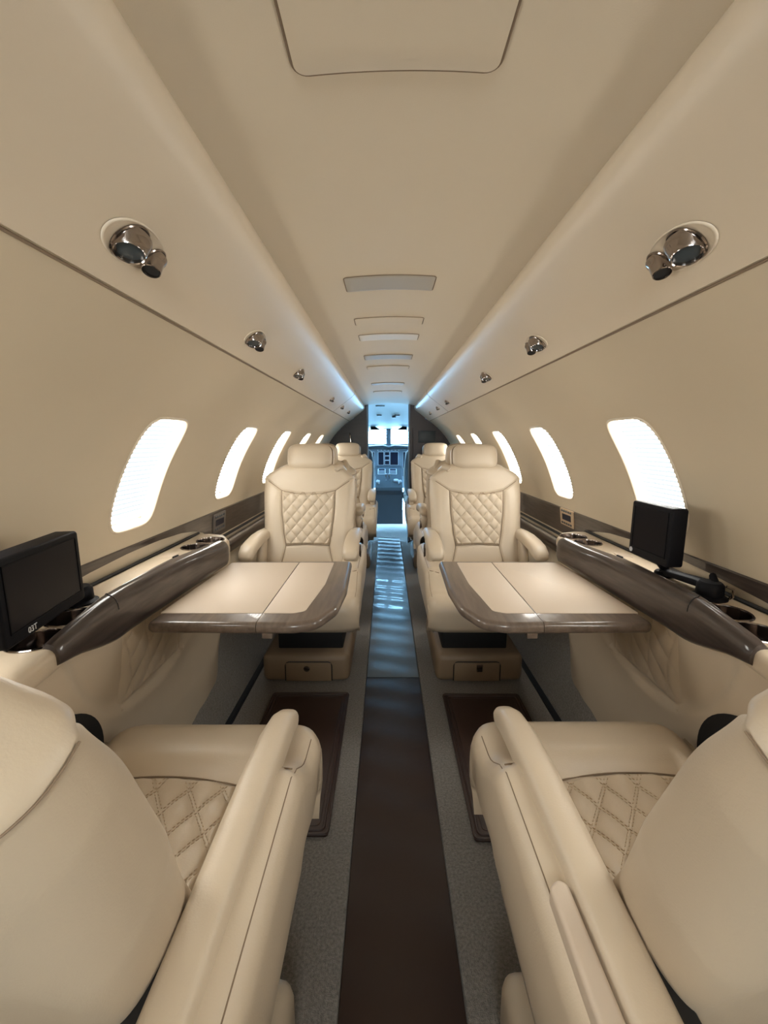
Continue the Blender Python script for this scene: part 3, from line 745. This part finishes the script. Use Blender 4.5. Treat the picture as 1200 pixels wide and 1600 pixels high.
# ================================================================== FOLDING TABLES
for s, nm in ((-1, 'left'), (1, 'right')):
    root = empty('folding_table', (s * 0.36, 1.13, 0), 0, '%s two-leaf folding table with cream leather inlay and glossy brown edge' % nm, 'table')
    Lo = Vector((s * 0.36, 1.13, 0))
    def P(pts, r, n=8): return [Vector((s * v.x, v.y)) - Vector((Lo.x, Lo.y)) for v in round_poly(pts, r, n)]
    yn = 0.882
    whole = P([(0.570, yn + 0.008), (0.545, 1.385), (0.148, 1.392), (0.140, 1.12), (0.150, 0.985), (0.185, 0.905), (0.235, 0.885)], [0.014, 0.014, 0.014, 0.12, 0.09, 0.05, 0.10], 8)
    split = s * 0.322 - Lo.x
    for nm2, sd, inl in (('outer_leaf', 1, P([(0.3235, yn + 0.062), (0.565, yn + 0.062), (0.546, 1.365), (0.3235, 1.365)], [0.002, 0.004, 0.004, 0.002], 4)),
                         ('inner_leaf', -1, P([(0.3205, yn + 0.062), (0.3205, 1.365), (0.205, 1.365), (0.204, 1.15), (0.224, 0.958), (0.250, yn + 0.062)], [0.002, 0.002, 0.004, 0.2, 0.015, 0.03], 6))):
        mb = MB(); slab(mb, whole, 0.653, 0.680, 0.012, 6); lf = mb.build(nm2, 'edge', root, sharp=None)
        bm = bmesh.new(); bm.from_mesh(lf.data)
        bmesh.ops.bisect_plane(bm, geom=bm.verts[:] + bm.edges[:] + bm.faces[:], plane_co=(split + s * sd * 0.0006, 0, 0), plane_no=(-s * sd, 0, 0), clear_outer=True)
        bmesh.ops.holes_fill(bm, edges=[e for e in bm.edges if len(e.link_faces) == 1]); bm.to_mesh(lf.data); bm.free()
        lf.data.polygons.foreach_set('use_smooth', [True] * len(lf.data.polygons)); lf.data.set_sharp_from_angle(angle=math.radians(50))
        mb = MB(); slab(mb, inl, 0.676, 0.6812, 0.0008, 2); mb.build('inlay', 'inlay', lf, sharp=40)
    mb = MB(); mb.box(0.300 * s - Lo.x - 0.012, 0.300 * s - Lo.x + 0.012, -0.235, -0.215, 0.640, 0.656, 0.002, 2)
    mb.box(0.3225 * s - Lo.x - 0.014, 0.3225 * s - Lo.x + 0.014, 0.20, 0.225, 0.640, 0.656, 0.002, 2); mb.build('hinge', 'edge', root)
    mb = MB(); mb.box(*sorted((0.40 * s - Lo.x, 0.565 * s - Lo.x)), -0.02, 0.02, 0.632, 0.654, 0.004, 2); mb.build('support_arm', 'dark_chrome', root)

# ================================================================== MONITORS
def monitor(name, far, near, z0, z1, s, label, foot, neck, base):
    """far, near: (x, y) of the two front edges of the screen; s: side of the cabin"""
    f = Vector((*far, 0)); n_ = Vector((*near, 0)); ax = (n_ - f).normalized(); W = (n_ - f).length; H = z1 - z0
    out = Vector((-s, 0, 0)); nrm = (out - ax * out.dot(ax)).normalized()          # towards the aisle
    o0 = (f + n_) / 2 + Vector((0, 0, (z0 + z1) / 2))
    root = empty('monitor', (base[0], base[1], 0.747), 0, label, 'monitor')
    rb = Vector(root.location)
    X = Matrix((( ax.x, 0, nrm.x, o0.x - rb.x), (ax.y, 0, nrm.y, o0.y - rb.y), (0, 1, 0, o0.z - rb.z), (0, 0, 0, 1)))
    if X.to_3x3().determinant() < 0: pass
    mb = MB(); q_ = round_poly([(-W / 2, -H / 2), (W / 2, -H / 2), (W / 2, H / 2), (-W / 2, H / 2)], 0.007, 6)
    sub = MB(); slab(sub, q_, -0.036, 0.0, 0.004, 3); mb.add([X @ v for v in sub.V], sub.F); hs = mb.build('housing', 'black', root)
    mb = MB(); mb.box(-W / 2 + 0.014, W / 2 - 0.014, -H / 2 + 0.020, H / 2 - 0.012, -0.002, 0.0006, 0.0005, 1, xf=X); mb.build('screen', 'screen', hs)
    mb = MB(); 
    for a in ((-W / 2 + 0.012, -W / 2 + 0.014, -H / 2 + 0.018, H / 2 - 0.010), (W / 2 - 0.014, W / 2 - 0.012, -H / 2 + 0.018, H / 2 - 0.010)): mb.box(a[0], a[1], a[2], a[3], -0.001, 0.0016, xf=X)
    for b in (-H / 2 + 0.018, H / 2 - 0.012): mb.box(-W / 2 + 0.012, W / 2 - 0.012, b, b + 0.002, -0.001, 0.0016, xf=X)
    mb.build('bezel', 'black', hs, smooth=False)
    # neck, arm along the ledge and clamp base
    L_ = lambda p: Vector(p) - rb
    mb = MB(); fo = Vector(foot); mb.lathe([(0.0, 0), (0.021, 0), (0.021, 0.010), (0.018, 0.014), (0, 0.014)], Matrix.Translation(L_(foot)), 20)
    mb.tube([L_(fo + Vector((0, 0, 0.022))), L_(Vector(neck))], 0.011, 10); mb.build('neck', 'black', root)
    mb = MB(); mb.tube([L_(fo + Vector((0, 0, 0.012))), L_((base[0] + 0.2 * (foot[0] - base[0]), base[1] + 0.2 * (foot[1] - base[1]), 0.772)), L_((base[0], base[1], 0.770))], [(0.013, 0.008), (0.016, 0.010), (0.014, 0.012)], 12, 3); mb.build('arm', 'black', root)
    mb = MB(); mb.lathe([(0.0, 0.0005), (0.034, 0.0005), (0.034, 0.004), (0.026, 0.008), (0.025, 0.030), (0.020, 0.036), (0.0, 0.036)], Matrix.Identity(4), 24)
    mb.tube([Vector((-s * -0.012, 0.0, 0.03)), Vector((s * 0.012, 0.012, 0.045)), Vector((s * 0.02, 0.02, 0.03)), Vector((s * 0.018, 0.03, 0.010))], 0.007, 8)
    mb.build('clamp_base', 'black', root)
    mb = MB(); mb.tube([Vector((s * 0.01, -0.03 * 1, 0.035)), Vector((s * 0.022, -0.034, 0.03)), Vector((s * 0.026, -0.03, 0.012)), Vector((s * 0.024, -0.024, 0.006))], 0.003, 6); mb.build('cable', 'dark_chrome', root)
    return root, hs, X, W, H
root, hs, X, W, H = monitor('monitor', (-0.592, 0.752), (-0.556, 0.545), 0.792, 0.921, -1, 'large-looking black monitor cut off by the left edge, silver letters on bezel', (-0.692, 0.66, 0.7485), (-0.60, 0.66, 0.815), (-0.672, 0.842))
# the marks on the bezel: letters on one monitor, a round badge on the other
ti = X.copy(); ti = ti @ Matrix.Translation((0.0475, -H / 2 + 0.0095, 0.0006)) @ (Matrix.Scale(-1, 4, Vector((1, 0, 0))) if X.to_3x3().determinant() < 0 else Matrix.Identity(4))
LOGO = (ti, hs)
root, hs2, X2, W2, H2 = monitor('monitor', (0.594, 1.060), (0.598, 0.912), 0.800, 0.934, 1, 'small square black monitor on the ledge before the right nearest window', (0.662, 1.015, 0.7485), (0.625, 1.00, 0.81), (0.668, 0.872))
mb = MB(); mb.lathe([(0.0, 0.0), (0.006, 0.0), (0.006, 0.0012), (0.0, 0.0014)], X2 @ Matrix.Translation((-W2 / 2 + 0.0125, -H2 / 2 + 0.0105, 0.0004)), 18); mb.build('badge', 'silver', hs2)
text_obj('lettering', '03T', 0.013, 'silver', LOGO[1], LOGO[0])

# ================================================================== CONTROL PANELS on the wood bands
for s, yc, zc_, m, lab in ((-1, 1.725, 0.752, 'bronze', 'small bronze switch panel on the wood band behind left table'), (1, 1.735, 0.767, 'gold', 'small gold switch panel on the wood band behind right table')):
    th = math.asin((zc_ - ZC) / R); p0 = tubept(s, yc, th, -0.005)
    nr = Vector((-s * math.cos(th), 0, -math.sin(th))); up = Vector((-s * math.sin(th), 0, math.cos(th))); ax = Vector((0, 1, 0))
    root = empty('control_panel', p0, 0, lab, 'panel')
    X = Matrix(((ax.x, up.x, nr.x, 0), (ax.y, up.y, nr.y, 0), (ax.z, up.z, nr.z, 0), (0, 0, 0, 1)))
    if m == 'gold': hh_ = 0.036
    else: hh_ = 0.040
    mb = MB(); q_ = round_poly([(-0.065, -hh_), (0.065, -hh_), (0.065, hh_), (-0.065, hh_)], 0.006, 5); sub = MB(); slab(sub, q_, -0.002, 0.004, 0.0015, 2); mb.add([X @ v for v in sub.V], sub.F); mb.build('plate', m, root)
    mb = MB(); mb.box(-0.042, 0.042, -0.012, 0.014, 0.003, 0.0052, 0.0008, 1, xf=X); mb.build('display', 'display', root)
    for k in range(5):
        for zz in (-0.025, 0.026):
            mb = MB(); mb.box(-0.048 + 0.021 * k, -0.034 + 0.021 * k, zz - 0.004, zz + 0.004, 0.003, 0.0062, 0.001, 1, xf=X); mb.build('button', 'cockpit_dark', root)

# ================================================================== CEILING THINGS
def ceil_slab(name, x0, x1, y0, y1, m, depth, rad, groove, label, cat, group=None):
    root = empty(name, ((x0 + x1) / 2, (y0 + y1) / 2, 1.47), 0, label, cat, group); L_ = Vector(root.location)
    def ring(d, dz, r):
        pl = round_poly([(x0 + d, y0 + d), (x1 - d, y0 + d), (x1 - d, y1 - d), (x0 + d, y1 - d)], max(0.002, r - d), 6); out = []
        k = len(pl)
        for i in range(k):           # extra points along the long sides so the panel follows the arch
            a, b = pl[i], pl[(i + 1) % k]; n = 12 if (a - b).length > 0.03 else 1
            for j in range(n): v = a + (b - a) * j / n; out.append(ceil_pt(v.x, v.y, dz) - L_)
        return out
    mb = MB(); mb.loft([ring(0, -0.0002, rad), ring(0.0005, -depth * 0.7, rad), ring(0.003, -depth, rad)], caps=False)
    a = ring(0.003, -depth, rad)
    N = 26
    def surf(u, v): x = x0 + 0.003 + (x1 - x0 - 0.006) * u; y = y0 + 0.003 + (y1 - y0 - 0.006) * v; return x, y
    ctr = Vector(((x0 + x1) / 2, (y0 + y1) / 2))
    rings = []
    for f in [1 - k / 10 for k in range(10)]:
        rr_ = []
        for v in a:
            x = ctr.x + (v.x + L_.x - ctr.x) * f; y = ctr.y + (v.y + L_.y - ctr.y) * f; rr_.append(ceil_pt(x, y, -depth) - L_)
        rings.append(rr_)
    mb.loft(rings, caps=False); b_ = len(mb.V); rl = rings[-1]; mb.add(rl, [list(range(len(rl)))])
    mb.build('panel_face', m, root, sharp=45)
    mb = MB(); g = ring(-0.0012, -0.0008, rad + 0.0012); mb.tube(g + [g[0]], groove, 5); mb.build('panel_gap', 'seam', root)
    return root
ceil_slab('ceiling_hatch', -0.127, 0.088, -0.10, 0.520, 'ceiling', 0.004, 0.014, 0.0016, 'large cream ceiling hatch with rounded corners at the top of view', 'hatch')
CP = [(1.085, 1.178, 'lens', 'nearest and largest grey ceiling panel strip, above the tables'), (1.425, 1.50, 'ceiling', 'second ceiling strip from us, cream with a thin outline'), (1.635, 1.72, 'lens_pale', 'third ceiling strip from us, paler than its neighbours'),
      (2.005, 2.11, 'lens', 'fourth ceiling strip from us, grey'), (2.295, 2.375, 'ceiling', 'fifth ceiling strip from us, faint cream outline'), (2.93, 3.02, 'lens', 'sixth ceiling strip from us, thin and grey'), (3.40, 3.49, 'ceiling', 'farthest ceiling strip from us, before the cockpit')]
for a, b, m, lab in CP: ceil_slab('ceiling_panel', -0.132, 0.088, a, b, m, 0.0035, 0.006, 0.0012, lab, 'panel', 'ceiling strip panels')

# overhead units: a recess with a chrome reading light and a smaller air nozzle
VN = {s: Vector((-s * 0.586, 0, -0.810)) for s in (-1, 1)}
def overhead(s, y, full, label):
    xx = 0.352; p0 = Vector((s * xx, y, 1.289 + (0.404 - xx) * 0.741))
    root = empty('overhead_unit', p0, 0, label, 'light', 'overhead reading light units'); root.scale = (full, full, full)
    n_ = VN[s]; ax = Vector((0, 1, 0)); bx = n_.cross(ax)
    X = Matrix(((ax.x, bx.x, n_.x, 0), (ax.y, bx.y, n_.y, 0), (ax.z, bx.z, n_.z, 0), (0, 0, 0, 1)))
    # oval rim: pear shaped, wide at the lamp
    def oval(k):
        out = []
        for i in range(40):
            t = 2 * PI * i / 40; c_, s_ = math.cos(t), math.sin(t); r = 0.027 - 0.006 * c_
            out.append((c_ * (0.036 + r) * k, s_ * r * 1.10 * k))
        return out
    mb = MB(); prof = [(1.05, -0.001), (1.04, 0.0012), (1.0, 0.0014), (0.97, 0.0003), (0.94, -0.0002), (0.0, -0.0002)]
    mb.loft([[X @ Vector((a, b, h)) for a, b in oval(k)] for k, h in prof], caps=False); mb.build('recess', 'valance', root, sharp=None)
    def aim(cx, d, back):
        d = Vector(d).normalized(); q_ = d.to_track_quat('Z', 'Y').to_matrix().to_4x4(); o_ = X @ Vector((cx, 0, 0.0)) - d * back
        return Matrix.Translation(o_) @ q_
    # flange plates lying in the recess
    mb = MB(); mb.lathe([(0.0, 0.0002), (0.0285, 0.0002), (0.0290, 0.0016), (0.0275, 0.0030), (0.024, 0.0030), (0.0, 0.0028)], X @ Matrix.Translation((-0.024, 0, 0)), 30); mb.build('lamp_flange', 'dark_chrome', root, sharp=40)
    mb = MB(); mb.lathe([(0.0, 0.0002), (0.0205, 0.0002), (0.0210, 0.0016), (0.0195, 0.0030), (0.017, 0.0030), (0.0, 0.0028)], X @ Matrix.Translation((0.034, 0, 0)), 26); mb.build('nozzle_flange', 'dark_chrome', root, sharp=40)
    # reading light, aimed down and a little aft
    A = aim(-0.024, (-s * 0.10, -0.34, -0.93), 0.004)
    mb = MB(); mb.lathe([(0.0275, 0.0), (0.0268, 0.005), (0.0245, 0.010), (0.0222, 0.016), (0.0205, 0.022), (0.0195, 0.0235), (0.0180, 0.0225), (0.0172, 0.018)], A, 30, cap=False); rl = mb.build('reading_light', 'unit_chrome', root, sharp=40)
    mb = MB(); mb.lathe([(0.0, 0.0195), (0.010, 0.0190), (0.0174, 0.018)], A, 24, cap=False); mb.build('lamp_lens', 'lens_glass', rl)
    B = aim(0.034, (-s * 0.02, -0.42, -0.90), 0.004)
    mb = MB(); mb.lathe([(0.0190, 0.0), (0.0182, 0.004), (0.0160, 0.008), (0.0152, 0.012), (0.0138, 0.022), (0.0132, 0.026), (0.0120, 0.0268), (0.0112, 0.024)], B, 26, cap=False); an = mb.build('air_nozzle', 'unit_chrome', root, sharp=40)
    mb = MB(); mb.lathe([(0.0, 0.0235), (0.0115, 0.0235)], B, 20, cap=False); mb.build('nozzle_opening', 'gap', an)
    return root
O_L = [0.600, 1.100, 1.621, 2.571, 3.148, 3.66]; O_R = [0.608, 1.144, 1.695, 2.746, 3.237, 3.774]
ORD = ['nearest', 'second', 'third', 'fourth', 'fifth', 'farthest']
OS = [0.92, 0.85, 0.80, 0.62, 0.62, 0.62]
for k, y in enumerate(O_L): overhead(-1, y, OS[k], '%s chrome reading light and air nozzle along the left valance' % ORD[k])
for k, y in enumerate(O_R): overhead(1, y, OS[k], '%s chrome reading light and air nozzle along the right valance' % ORD[k])

# ================================================================== COCKPIT
# shell: narrowing tube, open at the windscreen and side windows
def ck_r(y): return 0.735 - 0.16 * sm(4.5, 6.4, y)
mb = MB()
def shell(a0, a1, y0, y1):
    def f(u, v):
        y = y0 + (y1 - y0) * u; a = a0 + (a1 - a0) * v; r = ck_r(y); zc_ = ZC - 0.02 * sm(4.5, 6.4, y); z = zc_ + r * 1.12 * math.sin(a)
        top = 1.474 - 0.21 * sm(4.6, 6.2, y); return Vector((r * (math.cos(a) if -0.2 < a < PI + 0.2 else math.copysign(math.cos(0.2), math.cos(a))), y, min(z, top)))
    mb.grid(16, 24, f)
shell(0.75, PI - 0.75, Y1, 6.25); struct(mb.build('ceiling.001', 'cockpit_liner', sharp=None))
mb = MB(); shell(-0.9, 0.42, Y1 + 0.05, 6.25); shell(0.42, 0.75, Y1 + 0.05, 5.35); struct(mb.build('wall_right.001', 'cockpit_liner', sharp=None))
mb = MB(); shell(PI - 0.42, PI + 0.9, Y1 + 0.05, 6.25); shell(PI - 0.75, PI - 0.42, Y1 + 0.05, 5.35); struct(mb.build('wall_left.001', 'cockpit_liner', sharp=None))
# windscreen: frame, centre post and two panes
wroot = struct(empty('window_13', (0, 6.2, 1.06)))
mb = MB(); mb.box(-0.035, 0.035, 6.20, 6.26, 1.03, 1.28, 0.01, 2); mb.build('centre_post', 'cockpit', wroot).location = (0, -6.2, -1.06)
mb = MB(); mb.box(-0.62, 0.62, 6.20, 6.26, 1.255, 1.34, 0.01, 2); mb.box(-0.62, 0.62, 6.20, 6.26, 0.40, 1.05, 0.01, 2)
for s in (-1, 1): mb.box(*sorted((s * 0.52, s * 0.62)), 6.18, 6.26, 1.0, 1.3, 0.01, 2)
mb.build('window_frame', 'cockpit', wroot).location = (0, -6.2, -1.06)
for s in (-1, 1):
    mb = MB(); mb.box(*sorted((s * 0.034, s * 0.53)), 6.225, 6.231, 1.045, 1.26); mb.build('pane', 'glass', wroot, smooth=False).location = (0, -6.2, -1.06)
    mb = MB(); mb.grid(6, 6, lambda u, v: Vector((s * ck_r(5.35 + 0.85 * u) * math.cos(0.42 + 0.33 * v), 5.35 + 0.88 * u, ZC - 0.02 * sm(4.5, 6.4, 5.35 + 0.85 * u) + ck_r(5.35 + 0.85 * u) * 1.12 * math.sin(0.42 + 0.33 * v)))); struct(mb.build('window_%d' % (14 if s < 0 else 15), 'glass'))
# instrument panel
ip = empty('instrument_panel', (0, 5.9, 0), 0, 'blue-lit instrument panel with dark displays below the windscreen', 'instrument panel')
mb = MB(); mb.box(-0.46, 0.46, 5.86, 6.10, 0.60, 0.985, 0.01, 2); b_ = mb.build('panel_body', 'cockpit', ip); b_.location = (0, -5.9, 0)
mb = MB(); rings = []
for k in range(13):
    x = -0.46 + 0.92 * k / 12; h = 1.035 - 0.035 * (x / 0.46) ** 2 - 0.02 * (abs(x) < 0.05)
    rings.append([Vector((x, -0.12, h - 0.03)), Vector((x, -0.13, h - 0.012)), Vector((x, -0.10, h)), Vector((x, 0.30, h + 0.005)), Vector((x, 0.30, h - 0.05)), Vector((x, -0.08, h - 0.045))])
mb.loft(rings).build('glareshield', 'cockpit_dark', ip, sharp=40)
for k in range(7):
    mb = MB(); mb.lathe([(0, 0), (0.008, 0), (0.007, 0.012), (0, 0.013)], Matrix.Translation((-0.15 + 0.048 * k, -0.04, 0.962)) @ Matrix.Rotation(PI / 2, 4, 'X'), 12); mb.build('knob', 'white_line', ip)
for x0, x1, z0, z1 in ((-0.142, -0.072, 0.765, 0.938), (0.022, 0.128, 0.765, 0.938), (-0.052, 0.006, 0.895, 0.938), (-0.052, 0.006, 0.835, 0.880), (-0.052, 0.006, 0.772, 0.820), (-0.43, -0.20, 0.72, 0.938), (0.20, 0.43, 0.72, 0.938)):
    mb = MB(); mb.box(x0 - 0.006, x1 + 0.006, -0.052, -0.036, z0 - 0.006, z1 + 0.006, 0.003, 1); bz = mb.build('display_bezel', 'white_line', ip)
    mb = MB(); mb.box(x0, x1, -0.056, -0.050, z0, z1, 0.002, 1); mb.build('display', 'display', bz)
# pedestal between the pilots
pd = empty('centre_pedestal', (0, 5.4, 0), 0, 'low blue-lit pedestal with levers and keypads between the pilot seats', 'pedestal')
mb = MB(); prof = [(-0.30, 0.08), (-0.30, 0.44), (-0.28, 0.49), (-0.24, 0.525), (0.0, 0.60), (0.30, 0.71), (0.45, 0.75), (0.45, 0.08)]
mb.loft([[Vector((x, a, b)) for a, b in prof] for x in (-0.168, 0.168)]); mb.build('pedestal_body', 'cockpit_dark', pd, smooth=False)
def ped_z(y): return lerp_tab([(-0.24, 0.525), (0.0, 0.60), (0.30, 0.71), (0.47, 0.76)], y)
for x in (-0.10, 0.05):
    mb = MB(); sl = math.atan2(0.11, 0.30); Xk = Matrix.Translation((x, 0.22, ped_z(0.22) + 0.004)) @ Matrix.Rotation(sl, 4, 'X')
    mb.box(-0.045, 0.055, -0.09, 0.09, -0.004, 0.006, 0.003, 1, xf=Xk); kp_ = mb.build('keypad', 'white_line', pd)
    mb = MB(); mb.box(-0.036, 0.046, 0.03, 0.08, 0.004, 0.0075, 0.001, 1, xf=Xk); mb.build('keypad_screen', 'display', kp_)
    mb = MB()
    for i in range(5):
        for j in range(5): mb.box(-0.036 + 0.017 * i, -0.024 + 0.017 * i, -0.082 + 0.021 * j, -0.068 + 0.021 * j, 0.004, 0.010, xf=Xk)
    kk = mb.build('keypad_keys', 'cockpit_dark', kp_, smooth=False); kk['kind'] = 'stuff'
for x in (-0.035, 0.005):
    mb = MB(); mb.tube([(x, -0.02, 0.59), (x, 0.0, 0.63), (x, -0.01, 0.665)], [(0.008, 0.012), (0.008, 0.012), (0.016, 0.016)], 10); mb.tube([(x - 0.014, -0.012, 0.668), (x + 0.014, -0.012, 0.668)], 0.013, 10); mb.build('throttle_lever', 'white_line', pd)
for x in (-0.13, 0.13):
    mb = MB(); mb.tube([(x, -0.12, 0.55), (x, -0.14, 0.585), (x + 0.02 * (1 if x > 0 else -1), -0.16, 0.60)], [(0.010, 0.02), (0.014, 0.03), (0.012, 0.016)], 10); mb.build('lever', 'white_line', pd)
mb = MB(); mb.lathe([(0, 0), (0.032, 0), (0.034, 0.012), (0.03, 0.022), (0, 0.022)], Matrix.Translation((0.09, -0.06, 0.585)) @ Matrix.Rotation(0.3, 4, 'X'), 20); mb.build('trim_wheel', 'white_line', pd)
# pilot seats
def pilot(x, label):
    r_ = empty('pilot_seat', (x, 5.15, 0), 0, label, 'seat', 'pilot seats')
    mb = MB(); 
    def sp(v, e): return math.copysign(abs(v) ** e, v)
    def f(u, v):
        th = 2 * PI * u; ph = PI * (v - 0.5); c_ = sp(math.cos(ph), 0.4)
        t = 0.30 * c_ * sp(math.sin(th), 0.4); return Vector((0.195 * c_ * sp(math.cos(th), 0.4), -0.10 - t * 0.2 + 0.055 * sp(math.sin(ph), 0.6), 0.70 + t))
    mb.grid(32, 16, f); mb.build('backrest', 'cockpit_dark', r_, sharp=None)
    mb = MB(); mb.tube([(-0.18, -0.06, 0.45), (-0.185, -0.10, 0.75), (-0.17, -0.14, 0.95), (-0.10, -0.16, 1.0), (0.10, -0.16, 1.0), (0.17, -0.14, 0.95), (0.185, -0.10, 0.75), (0.18, -0.06, 0.45)], 0.022, 10); mb.build('sheepskin_cover', 'sheepskin', r_, sharp=None)
    mb = MB(); mb.box(-0.20, 0.20, -0.06, 0.36, 0.33, 0.45, 0.03, 4); mb.build('cushion', 'sheepskin', r_)
    mb = MB(); mb.box(-0.15, 0.15, -0.10, 0.25, -0.045, 0.34, 0.01, 2); mb.build('seat_base', 'cockpit_dark', r_)
    mb = MB(); mb.box(-0.12, 0.12, -0.22, -0.14, 1.0, 1.13, 0.03, 4); mb.build('headrest', 'cockpit_dark', r_)
pilot(-0.380, 'dark pilot seat with pale sheepskin edge left of the pedestal'); pilot(0.380, 'dark pilot seat with pale sheepskin edge right of the pedestal')
# sun visors and small fittings under the cockpit ceiling
for s, lab in ((-1, 'black sun visor hanging at the left of the windscreen'), (1, 'black sun visor hanging at the right of the windscreen')):
    vr = empty('sun_visor', (s * 0.22, 5.9, 1.285), 0, lab, 'visor')
    mb = MB(); mb.loft([[Vector((s * 0.0 + a, y_, b)) for a, b in ((s * 0.03, 0.03), (s * 0.03, -0.05), (-s * 0.10, -0.045), (-s * 0.02, 0.01))] for y_ in (-0.006, 0.006)]); mb.build('visor_blade', 'black', vr, smooth=False)
    mb = MB(); mb.tube([(s * 0.0, 0, 0.02), (s * 0.0, 0.02, 0.06), (s * 0.02, 0.03, 0.09)], 0.01, 8); mb.build('visor_arm', 'dark_chrome', vr)
def cz(y): return 1.474 - 0.21 * sm(4.6, 6.2, y)
for x, y, wx, lab in ((-0.10, 4.75, 0.05, 'thin black vent slot in the blue-lit ceiling at cockpit entry'), (-0.12, 5.25, 0.03, 'left dark slot in the cockpit ceiling'), (0.10, 5.25, 0.03, 'right dark slot in the cockpit ceiling')):
    mb = MB(); mb.box(x - wx, x + wx, y - 0.02, y + 0.02, cz(y) - 0.010, cz(y) + 0.006, 0.003, 1); tag(mb.build('ceiling_vent', 'cockpit_dark'), lab, 'vent')
mb = MB(); mb.lathe([(0, -0.02), (0.022, -0.02), (0.03, 0.006), (0.0, 0.006)], Matrix.Translation((0.06, 5.3, cz(5.3))), 18); tag(mb.build('cockpit_speaker', 'cockpit_dark'), 'small round dark fitting in the cockpit ceiling', 'speaker')
